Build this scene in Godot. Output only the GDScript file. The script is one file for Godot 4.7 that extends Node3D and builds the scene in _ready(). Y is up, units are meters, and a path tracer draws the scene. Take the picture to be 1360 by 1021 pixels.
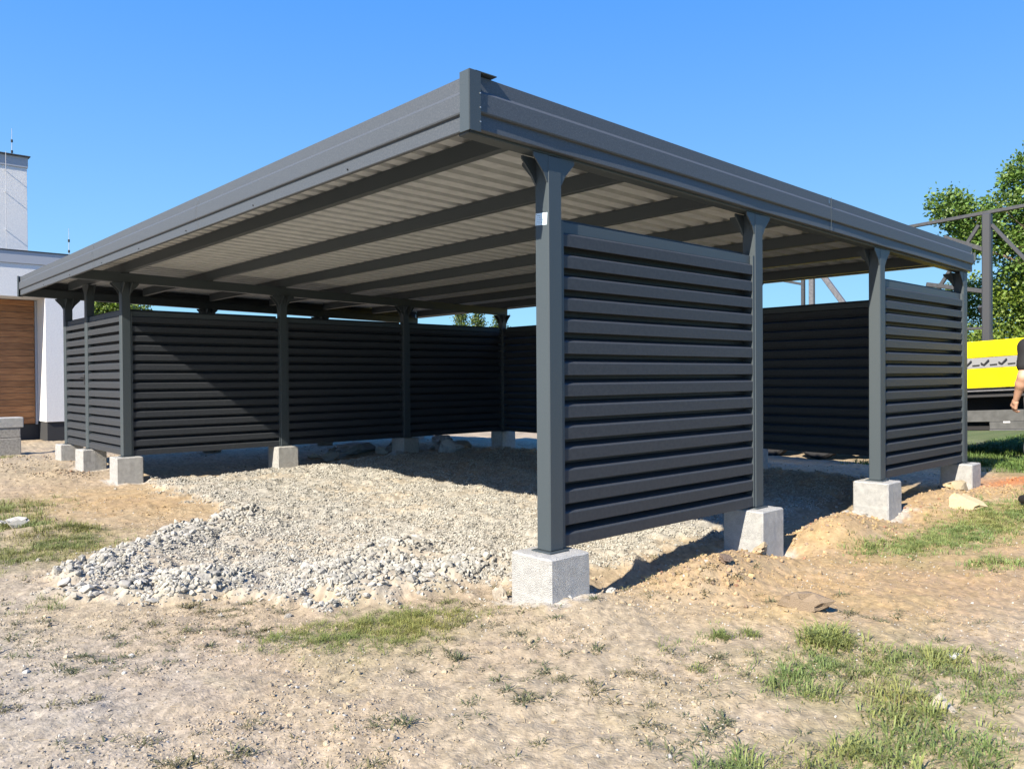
extends Node3D

# ---------------------------------------------------------------- helpers
var rng := RandomNumberGenerator.new()
var taken := {}
var M := {}
var n_low := FastNoiseLite.new()
var n_mid := FastNoiseLite.new()
var n_fine := FastNoiseLite.new()
var n_grit := FastNoiseLite.new()
var n_col := FastNoiseLite.new()
const SLOPE := 0.0174          # the roof falls towards the back

class Builder:
	var v := PackedVector3Array()
	var n := PackedVector3Array()
	var c := PackedColorArray()
	var tint := Color(1, 1, 1)
	var colored := false
	func tri(a: Vector3, b: Vector3, d: Vector3, out: Vector3) -> void:
		var nn := (b - a).cross(d - a)
		if nn.length_squared() < 1e-16:
			return
		if nn.dot(out) < 0.0:
			var t := b
			b = d
			d = t
			nn = -nn
		nn = nn.normalized()
		v.append(a); v.append(d); v.append(b)
		for i in 3:
			n.append(nn)
			if colored:
				c.append(tint)
	func quad(a: Vector3, b: Vector3, d: Vector3, e: Vector3, out: Vector3) -> void:
		tri(a, b, d, out)
		tri(a, d, e, out)
	func box(ctr: Vector3, size: Vector3, ch := 0.0, bas := Basis.IDENTITY) -> void:
		var h := size * 0.5
		var k: float = min(ch, min(h.x, min(h.y, h.z)) * 0.95)
		var hv := [h.x, h.y, h.z]
		for i in 3:
			var j := (i + 1) % 3
			var l := (i + 2) % 3
			for s in [-1.0, 1.0]:
				var pts := []
				for q in [[-1, -1], [1, -1], [1, 1], [-1, 1]]:
					var p := Vector3.ZERO
					p[i] = s * hv[i]
					p[j] = q[0] * (hv[j] - k)
					p[l] = q[1] * (hv[l] - k)
					pts.append(ctr + bas * p)
				var o := Vector3.ZERO
				o[i] = s
				quad(pts[0], pts[1], pts[2], pts[3], bas * o)
		if k <= 0.0:
			return
		for i in 3:
			var j := (i + 1) % 3
			var l := (i + 2) % 3
			for sj in [-1.0, 1.0]:
				for sl in [-1.0, 1.0]:
					var pts := []
					for q in [[-1, 0], [1, 0], [1, 1], [-1, 1]]:
						var p := Vector3.ZERO
						p[i] = q[0] * (hv[i] - k)
						p[j] = sj * (hv[j] - (k if q[1] == 1 else 0.0))
						p[l] = sl * (hv[l] - (0.0 if q[1] == 1 else k))
						pts.append(ctr + bas * p)
					var o := Vector3.ZERO
					o[j] = sj
					o[l] = sl
					quad(pts[0], pts[1], pts[2], pts[3], bas * o)
		for sx in [-1.0, 1.0]:
			for sy in [-1.0, 1.0]:
				for sz in [-1.0, 1.0]:
					tri(ctr + bas * Vector3(sx * h.x, sy * (h.y - k), sz * (h.z - k)), ctr + bas * Vector3(sx * (h.x - k), sy * h.y, sz * (h.z - k)), ctr + bas * Vector3(sx * (h.x - k), sy * (h.y - k), sz * h.z), bas * Vector3(sx, sy, sz))
	# a closed outline in the (ux, uy) plane, drawn out along way; ends can be shifted with a shear vector per unit
	func prism(outline: PackedVector2Array, o: Vector3, ux: Vector3, uy: Vector3, way: Vector3) -> void:
		var area := 0.0
		for i in outline.size():
			var p := outline[i]
			var q := outline[(i + 1) % outline.size()]
			area += p.x * q.y - q.x * p.y
		var sg := signf(area)
		for i in outline.size():
			var p := outline[i]
			var q := outline[(i + 1) % outline.size()]
			var e := (q - p) * sg
			var a := o + ux * p.x + uy * p.y
			var b := o + ux * q.x + uy * q.y
			quad(a, b, b + way, a + way, ux * e.y - uy * e.x)
		var idx := Geometry2D.triangulate_polygon(outline)
		for i in range(0, idx.size(), 3):
			var t := []
			for k in 3:
				var p := outline[idx[i + k]]
				t.append(o + ux * p.x + uy * p.y)
			tri(t[0], t[1], t[2], -way)
			tri(t[0] + way, t[1] + way, t[2] + way, way)
	# a round bar from a to b
	func bar(a: Vector3, b: Vector3, ra: float, rb: float, sides := 8) -> void:
		var w := (b - a).normalized()
		var u := w.cross(Vector3.UP if absf(w.y) < 0.9 else Vector3.RIGHT).normalized()
		var t := w.cross(u)
		for i in sides:
			var f := TAU * i / sides
			var g := TAU * (i + 1) / sides
			var p := u * cos(f) + t * sin(f)
			var q := u * cos(g) + t * sin(g)
			quad(a + p * ra, a + q * ra, b + q * rb, b + p * rb, p + q)
			tri(a, a + p * ra, a + q * ra, -w)
			tri(b, b + p * rb, b + q * rb, w)
	# a square bar from a to b
	func beam(a: Vector3, b: Vector3, w: float, h: float, ch := 0.0, up := Vector3.UP) -> void:
		var d := b - a
		var z := d.normalized()
		var x := up.cross(z).normalized()
		var y := z.cross(x)
		box((a + b) * 0.5, Vector3(w, h, d.length()), ch, Basis(x, y, z))
	func mesh(into: ArrayMesh = null) -> ArrayMesh:
		var m := into if into else ArrayMesh.new()
		var arr := []
		arr.resize(Mesh.ARRAY_MAX)
		arr[Mesh.ARRAY_VERTEX] = v
		arr[Mesh.ARRAY_NORMAL] = n
		if colored:
			arr[Mesh.ARRAY_COLOR] = c
		m.add_surface_from_arrays(Mesh.PRIMITIVE_TRIANGLES, arr)
		return m

func numbered(called: String) -> String:
	if not taken.has(called):
		taken[called] = 0
		return called
	taken[called] += 1
	return "%s_%03d" % [called, taken[called]]

func tag(o: Node, label: String, category: String, group := "", kind := "") -> void:
	if label: o.set_meta("label", label)
	if category: o.set_meta("category", category)
	if group: o.set_meta("group", group)
	if kind: o.set_meta("kind", kind)

func thing(called: String, at: Vector3, label: String, category: String, group := "") -> Node3D:
	var o := Node3D.new()
	o.name = numbered(called)
	add_child(o)
	o.position = at
	tag(o, label, category, group)
	return o

func put(mesh: Mesh, called: String, mat: Material, parent: Node = null, at := Vector3.ZERO) -> MeshInstance3D:
	var o := MeshInstance3D.new()
	o.mesh = mesh
	o.cast_shadow = GeometryInstance3D.SHADOW_CASTING_SETTING_ON
	if parent == null or parent == self:
		o.name = numbered(called)
		add_child(o)
	else:
		o.name = called
		parent.add_child(o, true)
	if mat: o.material_override = mat
	o.position = at
	return o

func lin(r: float, g: float, b: float) -> Color:
	return Color(r, g, b).linear_to_srgb()

# a computed texture: two noises blended between linear colours
func tex(sd: int, freq: float, oct: int, a: Color, b: Color, size := 512, sharp := 1.0, speck := 0.0, speck_col := Color(0, 0, 0)) -> ImageTexture:
	var nz := FastNoiseLite.new()
	nz.seed = sd
	nz.frequency = freq
	nz.fractal_octaves = oct
	nz.noise_type = FastNoiseLite.TYPE_SIMPLEX_SMOOTH
	var src := nz.get_seamless_image(size, size)
	src.convert(Image.FORMAT_L8)
	var d := src.get_data()
	var ramp := PackedByteArray()
	for i in 256:
		var t := clampf((i / 255.0 - 0.5) * sharp + 0.5, 0.0, 1.0)
		var col := a.lerp(b, t).linear_to_srgb()
		ramp.append(int(col.r * 255)); ramp.append(int(col.g * 255)); ramp.append(int(col.b * 255))
	var sc := speck_col.linear_to_srgb()
	var r := RandomNumberGenerator.new()
	r.seed = sd + 77
	var o := PackedByteArray()
	o.resize(size * size * 3)
	for i in size * size:
		var k := d[i] * 3
		if speck > 0.0 and r.randf() < speck:
			var f := r.randf() * 0.8
			o[i * 3] = int(lerpf(ramp[k], sc.r * 255, f)); o[i * 3 + 1] = int(lerpf(ramp[k + 1], sc.g * 255, f)); o[i * 3 + 2] = int(lerpf(ramp[k + 2], sc.b * 255, f))
		else:
			o[i * 3] = ramp[k]; o[i * 3 + 1] = ramp[k + 1]; o[i * 3 + 2] = ramp[k + 2]
	var im := Image.create_from_data(size, size, false, Image.FORMAT_RGB8, o)
	return ImageTexture.create_from_image(im)

func relief(sd: int, freq: float, oct: int, size := 512) -> ImageTexture:
	var nz := FastNoiseLite.new()
	nz.seed = sd
	nz.frequency = freq
	nz.fractal_octaves = oct
	nz.noise_type = FastNoiseLite.TYPE_SIMPLEX_SMOOTH
	return ImageTexture.create_from_image(nz.get_seamless_image(size, size))

func mat(albedo: Color, rough: float, t: Texture2D = null, scale := 1.0, bump: Texture2D = null, bump_cm := 0.0) -> StandardMaterial3D:
	var m := StandardMaterial3D.new()
	m.albedo_color = albedo
	m.roughness = rough
	if t or bump:
		m.uv1_triplanar = true
		m.uv1_world_triplanar = true
		m.uv1_scale = Vector3.ONE * scale
	if t: m.albedo_texture = t
	if bump:
		m.heightmap_enabled = true
		m.heightmap_texture = bump
		m.heightmap_scale = bump_cm
	return m

func make_materials() -> void:
	var white := Color(1, 1, 1)
	# anthracite fine-texture coating of the steel
	M.steel = mat(white, 0.5, tex(3, 0.12, 3, Color(.043, .057, .066), Color(.053, .067, .077), 512, 1.6, .08, Color(.08, .093, .10)), 1.6)
	M.slat = mat(white, 0.46, tex(5, 0.05, 3, Color(.039, .044, .052), Color(.048, .053, .061), 512, 1.6, .06, Color(.072, .076, .085)), 0.9)
	M.slat.metallic_specular = .3
	M.fascia = mat(white, 0.55, tex(8, 0.2, 2, Color(.055, .064, .076), Color(.069, .079, .093), 512, 1.8, .16, Color(.13, .14, .152)), 0.6)
	M.under = mat(white, 0.9, tex(11, 0.02, 4, Color(.46, .485, .50), Color(.55, .575, .59), 512, 1.5), 0.5)
	M.rooftop = mat(lin(.05, .057, .063), 0.5)
	M.bolt = mat(lin(.45, .46, .47), 0.35)
	M.bolt.metallic = 0.7
	M.dark = mat(lin(.03, .03, .034), 0.6)
	M.black = mat(lin(.012, .012, .014), 0.7)
	M.concrete = mat(white, 0.92, tex(21, 0.012, 6, Color(.38, .38, .37), Color(.46, .46, .445), 512, 1.6, .24, Color(.20, .20, .195)), 2.2, relief(22, .1, 4), .9)
	M.concrete_old = mat(white, 0.95, tex(23, 0.03, 5, Color(.26, .25, .23), Color(.40, .385, .35), 512, 1.8, .2, Color(.14, .14, .13)), 1.2, relief(24, .1, 3), .8)
	M.plaster = mat(white, 0.95, tex(31, 0.06, 4, Color(.66, .66, .66), Color(.74, .74, .735), 512, 1.5, .1, Color(.6, .6, .6)), 0.8, relief(32, .25, 2), .5)
	M.flashing = mat(lin(.36, .38, .42), 0.45)
	M.plinth = mat(lin(.03, .032, .036), 0.85)
	M.wire = mat(lin(.42, .43, .45), 0.45)
	M.yellow = mat(white, 0.35, tex(41, 0.01, 4, Color(.80, .62, .002), Color(.86, .68, .004), 256, 1.4), 0.4)
	M.silver = mat(lin(.24, .245, .25), 0.45)
	M.post = mat(lin(.045, .047, .053), 0.5)
	M.grey_paint = mat(white, 0.6, tex(43, 0.03, 4, Color(.07, .072, .07), Color(.10, .102, .10), 256, 1.5), 0.8)
	M.galv = mat(white, 0.5, tex(44, 0.04, 4, Color(.10, .10, .11), Color(.15, .15, .16), 256, 1.5), 1.5)
	M.galv_dark = mat(white, 0.55, tex(45, 0.04, 4, Color(.035, .037, .042), Color(.055, .057, .062), 256, 1.5), 1.5)
	M.rubber = mat(lin(.018, .018, .02), 0.8)
	M.bark = mat(white, 0.95, tex(51, 0.05, 4, Color(.10, .075, .05), Color(.19, .15, .11), 256, 1.6), 1.0)
	M.skin = mat(lin(.50, .29, .20), 0.55)
	M.tee = mat(lin(.012, .012, .014), 0.85)
	M.trousers = mat(lin(.09, .095, .11), 0.9)
	M.hair = mat(lin(.03, .02, .014), 0.6)
	var wood := []
	for i in 4:
		var nz := FastNoiseLite.new()
		var w: StandardMaterial3D = mat(white, 0.7, tex(61 + i, 0.02, 4, Color(.22, .095, .036) * (0.85 + .10 * i), Color(.37, .175, .072) * (0.85 + .08 * i), 256, 1.8, .03, Color(.08, .04, .02)), 1.0)
		w.uv1_scale = Vector3(0.5, 6.0, 6.0)
		wood.append(w)
	M.wood = wood
	# ground: vertex colours say which soil, the textures give grain
	var g := mat(white, 0.97, tex(71, 0.03, 6, Color(.72, .71, .69), Color(1.0, 1.0, 1.0), 1024, 2.0, .2, Color(.40, .37, .33)), 0.62, relief(72, .07, 5, 1024), .45)
	g.vertex_color_use_as_albedo = true
	M.ground = g
	var s := mat(white, 0.95, tex(74, 0.05, 4, Color(.78, .78, .78), Color(1, 1, 1), 256, 1.6, .1, Color(.55, .55, .55)), 5.0)
	s.uv1_world_triplanar = false
	s.vertex_color_use_as_albedo = true
	M.stone = s
	var gr := mat(white, 0.7)
	gr.vertex_color_use_as_albedo = true
	gr.backlight_enabled = true
	gr.backlight = Color(.5, .5, .4)
	M.grass = gr
	var lf := mat(white, 0.5)
	lf.vertex_color_use_as_albedo = true
	lf.backlight_enabled = true
	lf.backlight = Color(.6, .65, .3)
	M.leaf = lf

# ---------------------------------------------------------------- the lie of the land
var gravel_outline := PackedVector2Array([Vector2(-2.17, -2.43), Vector2(-1.95, -3.10), Vector2(-1.51, -3.65), Vector2(-1.13, -3.9), Vector2(.10, -4.6), Vector2(.2, -5.6), Vector2(.05, -7.2), Vector2(.25, -8.45), Vector2(7.1, -8.5), Vector2(7.2, -.9), Vector2(4.6, -.75), Vector2(2.6, -.55), Vector2(1.2, -.42), Vector2(.36, -.55), Vector2(-.05, -.6), Vector2(-.49, -.69), Vector2(-.97, -.99), Vector2(-1.12, -1.30), Vector2(-1.41, -1.57), Vector2(-1.80, -1.82), Vector2(-2.09, -2.22)])
# x, z, radius x, radius z, turn, height
var mounds := [
	[1.45, .30, .62, .26, .0, .15], [1.05, .42, .35, .22, .2, .05], [1.1, -.16, .95, .17, .0, -.09], [2.5, .16, .32, .22, 0, -.10],
	[3.30, .24, .48, .26, .1, .20], [3.9, .10, .4, .25, .2, .10], [4.75, .2, .3, .25, 0, -.06], [5.85, .22, .75, .30, .1, .13], [6.8, .5, .5, .3, 0, .03],
	[-.05, .12, .45, .4, 0, .075], [8.0, .75, .75, .5, .3, .17], [-.2, -8.4, .5, .5, 0, -.03], [-.2, -10.2, .5, .5, 0, -.06],
	[.95, 1.1, .22, .16, 0, .05], [-1.4, -10.6, 1.2, .9, 0, .10], [-.9, -12.4, 1.0, .8, 0, .09], [-.55, -9.7, .3, .25, 0, .07], [-1.75, -4.9, .5, .35, .3, .07],
	[3.0, -8.7, 1.0, .5, 0, -.12], [1.3, -8.3, .9, .4, 0, -.10], [5.4, -9.4, 1.4, .7, 0, .06]]

# ridges of coarse tipped stone: from, to
var ridges := [[Vector2(-1.95, -2.8), Vector2(-.15, -4.3)], [Vector2(-.95, -1.2), Vector2(.35, -.95)], [Vector2(-1.95, -2.2), Vector2(-1.45, -1.9)], [Vector2(-.5, -1.5), Vector2(.2, -1.9)]]

func coarse_at(x: float, z: float) -> float:
	if x < -2.6 or x > 1.4 or z < -5.2:
		return 0.0
	var p := Vector2(x, z)
	var best := 0.0
	for r in ridges:
		var d := Geometry2D.get_closest_point_to_segment(p, r[0], r[1]).distance_to(p) + n_mid.get_noise_2d(x * 2.0 + 11, z * 2.0) * .18
		best = maxf(best, exp(-d * d / .075))
	return best

func gravel(x: float, z: float) -> float:
	if x < -2.6 or x > 7.6 or z > 0.0 or z < -9.0:
		return 0.0
	var p := Vector2(x, z)
	var d := 9.0
	var k := gravel_outline.size()
	for i in k:
		d = minf(d, Geometry2D.get_closest_point_to_segment(p, gravel_outline[i], gravel_outline[(i + 1) % k]).distance_squared_to(p))
	d = sqrt(d)
	if not Geometry2D.is_point_in_polygon(p, gravel_outline):
		d = -d
	d += n_mid.get_noise_2d(x * 3.0, z * 3.0) * .34
	return smoothstep(-.14, .2, d)

func height(x: float, z: float, g := -1.0) -> float:
	if g < 0.0:
		g = gravel(x, z)
	var far := maxf(absf(x - 2.0), absf(z + 4.0))
	var y := -.335 + n_low.get_noise_2d(x, z) * .05
	y += smoothstep(4.2, 7.5, x) * smoothstep(.1, 1.7, z) * .19
	y -= smoothstep(8.0, 11.0, x) * smoothstep(-1.5, -3.2, z) * .24
	if far < 14.0:
		for m in mounds:
			var dx: float = x - m[0]
			var dz: float = z - m[1]
			var e: float = dx * dx / (m[2] * m[2]) + dz * dz / (m[3] * m[3])
			if e < 6.0:
				y += m[5] * exp(-e)
		if g > .0: y += g * coarse_at(x, z) * .06
		y += g * (.05 + .055 * n_mid.get_noise_2d(x * 1.4 + 40, z * 1.4) + .03 * n_fine.get_noise_2d(x * 1.2, z * 1.2))
		y += n_mid.get_noise_2d(x * 1.6, z * 1.6) * .022 + n_fine.get_noise_2d(x, z) * .013 + n_grit.get_noise_2d(x, z) * (.009 if x > -4.0 and x < 3.0 and z > -6.0 else .005)
	return y

var lawn_spots := [[-2.1, -3.9, .75, .5], [-1.75, -4.5, .45, .45], [-1.9, -5.8, .35, .5], [-1.75, -7.0, .5, .7], [-1.05, -.25, .5, .4], [3.6, .95, .8, .3], [4.9, 1.0, 1.2, .4], [.35, 1.75, .8, .45], [-.3, 2.3, .7, .4]]

func soil(x: float, z: float, g: float) -> Color:
	var a := n_col.get_noise_2d(x * .55, z * .55)
	var b := n_col.get_noise_2d(x * 2.4 + 90, z * 2.4)
	var f := n_fine.get_noise_2d(x * 2.1 + 30, z * 2.1)
	var tan := Color(.39, .322, .224)
	var pink := Color(.38, .298, .205)
	var sand := Color(.43, .308, .165)
	var grey := Color(.355, .332, .288)
	var c := tan.lerp(pink, clampf(.35 + a * 1.3 + b * .5, 0, 1))
	# yellow sand thrown up on the right of the carport and by the left footings
	var yel := smoothstep(-.1, 1.6, x) * smoothstep(-.6, .2, z) * smoothstep(1.9, .9, z - x * .25)
	yel = maxf(yel, exp(-(pow((x + .6) / 1.1, 2) + pow((z + 6.6) / 1.9, 2))) * .9)
	c = c.lerp(sand, clampf(yel * (1.0 + b * .8), 0, 1))
	c = c.lerp(Color(.31, .215, .135), clampf(yel * (f * 1.6 + a * .8), 0, .6))
	# clay heap
	c = c.lerp(Color(.46, .19, .075), clampf(exp(-(pow((x - 8.0) / 1.0, 2) + pow((z - .7) / .7, 2))) * 1.5 + b * .2, 0, 1) * smoothstep(6.9, 7.5, x))
	# grey dust
	c = c.lerp(grey, clampf(smoothstep(-1.6, -3.0, x) * smoothstep(1.6, -.4, z) * .55 + a * .4 + b * .3, 0, .65) * (1.0 - yel))
	c = c.lerp(Color(.385, .372, .335).lerp(Color(.40, .355, .285), clampf(.4 + b + a, 0, 1)), g)
	# cement spilt round the footings
	for q in [[.06, -.06], [2.46, -.06], [4.86, -.06], [.06, -8.61], [.06, -10.41]]:
		var e := maxf(absf(x - q[0]), absf(z - q[1])) + f * .09 + b * .04
		c = c.lerp(Color(.50, .48, .45), smoothstep(.29, .22, e) * .7)
	for s in lawn_spots:
		var e: float = pow((x - s[0]) / s[2], 2) + pow((z - s[1]) / s[3], 2)
		if e < 4.0:
			c = c.lerp(Color(.27, .235, .11), clampf(exp(-e) * .6 + b * .4, 0, .4))
	# lawn further off
	var lawn := maxf(smoothstep(8.8, 10.2, x + b * .8 + z * .12), smoothstep(3.2, 6.5, z - x * .1 + b) * smoothstep(3.0, 6.0, x + z))
	lawn = maxf(lawn, smoothstep(-15.0, -24.0, z + b * 3.0 - x * .2))
	lawn *= maxf(smoothstep(-2.4, -1.3, z), smoothstep(14.0, 18.0, x))
	lawn *= 1.0 - smoothstep(.15, .6, exp(-(pow((x - 9.5) / 2.2, 2) + pow((z + 6.0) / 3.5, 2))))
	c = c.lerp(Color(.075, .115, .028).lerp(Color(.13, .15, .05), clampf(.5 + b, 0, 1)), clampf(lawn, 0, 1))
	var k := 1.0 + f * .34 + n_grit.get_noise_2d(x * 1.7, z * 1.7) * .3
	return Color(c.r * k, c.g * k, c.b * k)

func axis(parts: Array) -> PackedFloat32Array:
	var o := PackedFloat32Array()
	for p in parts:
		var x: float = p[0]
		var k := 0
		while x < p[1] - p[2] * .4:
			o.append(x)
			x += p[2]
	o.append(parts[-1][1])
	return o

func build_ground() -> void:
	var xs := axis([[-160, -40, 15], [-40, -10, 3], [-10, -3.6, .4], [-3.6, 2.6, .03], [2.6, 9.2, .06], [9.2, 16, .25], [16, 40, 3], [40, 280, 20]])
	var zs := axis([[-280, -60, 20], [-60, -22, 3], [-22, -12, .3], [-12, -5, .08], [-5, 2.7, .03], [2.7, 4.4, .08], [4.4, 10, .5], [10, 40, 3], [40, 160, 15]])
	var nx := xs.size()
	var nz := zs.size()
	var v := PackedVector3Array()
	var c := PackedColorArray()
	var nn := PackedVector3Array()
	v.resize(nx * nz); c.resize(nx * nz); nn.resize(nx * nz)
	for j in nz:
		for i in nx:
			var x := xs[i]
			var z := zs[j]
			var g := gravel(x, z)
			v[j * nx + i] = Vector3(x, height(x, z, g), z)
			c[j * nx + i] = soil(x, z, g)
	for j in nz:
		for i in nx:
			var a := v[j * nx + maxi(i - 1, 0)]
			var b := v[j * nx + mini(i + 1, nx - 1)]
			var d := v[maxi(j - 1, 0) * nx + i]
			var e := v[mini(j + 1, nz - 1) * nx + i]
			nn[j * nx + i] = (e - d).cross(b - a).normalized()
	var idx := PackedInt32Array()
	idx.resize((nx - 1) * (nz - 1) * 6)
	var k := 0
	for j in nz - 1:
		for i in nx - 1:
			var p := j * nx + i
			for q in [p, p + 1, p + nx, p + 1, p + nx + 1, p + nx]:
				idx[k] = q
				k += 1
	var arr := []
	arr.resize(Mesh.ARRAY_MAX)
	arr[Mesh.ARRAY_VERTEX] = v
	arr[Mesh.ARRAY_NORMAL] = nn
	arr[Mesh.ARRAY_COLOR] = c
	arr[Mesh.ARRAY_INDEX] = idx
	var m := ArrayMesh.new()
	m.add_surface_from_arrays(Mesh.PRIMITIVE_TRIANGLES, arr)
	var o := put(m, "ground", M.ground)
	tag(o, "dry sandy building-site ground with grey dust and bare soil", "ground", "", "structure")

# ---------------------------------------------------------------- stones
func rock(sd: int, sub := 0, flat := 0.75) -> ArrayMesh:
	var r := RandomNumberGenerator.new()
	r.seed = sd
	var t := (1.0 + sqrt(5.0)) / 2.0
	var p := []
	for q in [[-1, t, 0], [1, t, 0], [-1, -t, 0], [1, -t, 0], [0, -1, t], [0, 1, t], [0, -1, -t], [0, 1, -t], [t, 0, -1], [t, 0, 1], [-t, 0, -1], [-t, 0, 1]]:
		p.append(Vector3(q[0], q[1], q[2]).normalized())
	var f := [[0, 11, 5], [0, 5, 1], [0, 1, 7], [0, 7, 10], [0, 10, 11], [1, 5, 9], [5, 11, 4], [11, 10, 2], [10, 7, 6], [7, 1, 8], [3, 9, 4], [3, 4, 2], [3, 2, 6], [3, 6, 8], [3, 8, 9], [4, 9, 5], [2, 4, 11], [6, 2, 10], [8, 6, 7], [9, 8, 1]]
	for s in sub:
		var nf := []
		var mid := {}
		for a in f:
			var ms := []
			for e in 3:
				var i: int = a[e]
				var j: int = a[(e + 1) % 3]
				var key := Vector2i(mini(i, j), maxi(i, j))
				if not mid.has(key):
					mid[key] = p.size()
					p.append(((p[i] + p[j]) * .5).normalized())
				ms.append(mid[key])
			nf.append_array([[a[0], ms[0], ms[2]], [a[1], ms[1], ms[0]], [a[2], ms[2], ms[1]], ms])
		f = nf
	# broken faces: cut by random planes, then jitter
	var cuts := []
	for i in (9 if sub == 0 else 13):
		cuts.append([Vector3(r.randfn(), r.randfn(), r.randfn()).normalized(), r.randf_range(.48, .82)])
	var sc := Vector3(r.randf_range(.8, 1.15), r.randf_range(.5, 1.0) * flat, r.randf_range(.65, 1.0))
	for i in p.size():
		var q: Vector3 = p[i] * (1.0 + (r.randfn() * .13 if sub == 0 else n_low.get_noise_3d(p[i].x * 22 + sd * 9, p[i].y * 22, p[i].z * 22) * .75 + r.randfn() * .045))
		for cu in cuts:
			var d: float = q.dot(cu[0]) - cu[1]
			if d > 0.0:
				q -= cu[0] * d
		p[i] = q * sc
	var b := Builder.new()
	for a in f:
		b.tri(p[a[0]], p[a[1]], p[a[2]], p[a[0]] + p[a[1]] + p[a[2]])
	b.colored = false
	var m := ArrayMesh.new()
	var arr := []
	arr.resize(Mesh.ARRAY_MAX)
	arr[Mesh.ARRAY_VERTEX] = b.v
	arr[Mesh.ARRAY_NORMAL] = b.n
	var cc := PackedColorArray()
	cc.resize(b.v.size())
	cc.fill(Color(1, 1, 1))
	arr[Mesh.ARRAY_COLOR] = cc
	m.add_surface_from_arrays(Mesh.PRIMITIVE_TRIANGLES, arr)
	return m

func scatter(called: String, mesh: Mesh, m: Material, xf: Array, cols: Array, label: String, category: String) -> void:
	var mm := MultiMesh.new()
	mm.transform_format = MultiMesh.TRANSFORM_3D
	mm.use_colors = true
	mm.mesh = mesh
	mm.instance_count = xf.size()
	for i in xf.size():
		mm.set_instance_transform(i, xf[i])
		mm.set_instance_color(i, cols[i])
	var o := MultiMeshInstance3D.new()
	o.name = numbered(called)
	o.multimesh = mm
	o.material_override = m
	add_child(o)
	tag(o, label, category, "", "stuff")

func spin(s: float) -> Basis:
	return Basis(Vector3(rng.randfn(), rng.randfn(), rng.randfn()).normalized(), rng.randf() * TAU).scaled(Vector3.ONE * s)

func stone_color() -> Color:
	var k := rng.randf_range(.62, 1.16)
	var w := rng.randf()
	return Color(.42 * k, (.412 - .015 * w) * k, (.378 - .04 * w) * k)

func build_gravel() -> void:
	var kinds := []
	for i in 6:
		kinds.append([[], []])
	var eye := Vector2(-3.5, 3.5)
	var tries := 0
	var made := 0
	while made < 80000 and tries < 1200000:
		tries += 1
		var x := rng.randf_range(-2.5, 7.2)
		var z := rng.randf_range(-8.6, -.2)
		var d := Vector2(x, z).distance_to(eye)
		if rng.randf() > clampf(pow(4.6 / d, 1.9), 0, 1):
			continue
		var g := gravel(x, z)
		if g < .01 or rng.randf() > g * clampf(.55 + n_col.get_noise_2d(x * 1.7 + 70, z * 1.7) * 1.6, .16, 1):
			continue
		# coarse rubble along the front edge and in drifts, fine chippings inside
		var coarse := coarse_at(x, z)
		var s := .0045 + .009 * pow(rng.randf(), 2.4) + coarse * .034 * pow(rng.randf(), 2.2) + d * .0006
		if rng.randf() < .012: s += .02 * rng.randf()
		var y := height(x, z, g)
		var q: Array = kinds[rng.randi() % 6]
		q[0].append(Transform3D(spin(s), Vector3(x, y + s * .25, z)))
		q[1].append(stone_color())
		made += 1
	for i in 6:
		scatter("gravel", rock(100 + i), M.stone, kinds[i][0], kinds[i][1], "pale grey crushed stone spread under and in front of the carport", "gravel")
	# clods and grit on the bare soil
	var cl := [[], []]
	tries = 0
	while cl[0].size() < 42000 and tries < 1200000:
		tries += 1
		var x := rng.randf_range(-3.6, 8.5)
		var z := rng.randf_range(-12.5, 3.4)
		var d := Vector2(x, z).distance_to(eye)
		if rng.randf() > clampf(pow(3.2 / d, 2.0), 0, 1):
			continue
		var g := gravel(x, z)
		if g > .5:
			continue
		var patch := clampf(n_col.get_noise_2d(x * 1.1 + 50, z * 1.1) * 2.0 + .45, .12, 1)
		if rng.randf() > patch:
			continue
		var s := .003 + .006 * pow(rng.randf(), 3.0) + d * .0003
		if rng.randf() < .03: s *= 2.4
		cl[0].append(Transform3D(spin(s), Vector3(x, height(x, z, g) + s * .2, z)))
		var c := soil(x, z, 0.0)
		var k := rng.randf_range(.74, 1.12)
		if rng.randf() < .12:
			c = Color(.47, .45, .41)
		cl[1].append(Color(c.r * k, c.g * k, c.b * k))
	scatter("soil_crumbs", rock(120), M.stone, cl[0], cl[1], "small clods and grit lying on the bare sandy soil", "soil")
	# lumps on the thrown-up mounds
	var lm := [[], []]
	for i in 7000:
		var m: Array = mounds[[0, 1, 4, 5, 7, 8, 10, 14, 15, 16][rng.randi() % 10]]
		var x: float = m[0] + rng.randfn() * m[2] * .75
		var z: float = m[1] + rng.randfn() * m[3] * .8
		var s := .004 + .028 * pow(rng.randf(), 6.0)
		lm[0].append(Transform3D(spin(s), Vector3(x, height(x, z) + s * .2, z)))
		var c := soil(x, z, 0.0)
		var k := rng.randf_range(.75, 1.08)
		if rng.randf() < .04: c = Color(.34, .19, .12)
		elif rng.randf() < .15: c = Color(.29, .215, .15)
		lm[1].append(Color(c.r * k, c.g * k, c.b * k))
	scatter("soil_lumps", rock(121), M.stone, lm[0], lm[1], "crumbly lumps of dug soil on the low mounds", "soil")

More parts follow.
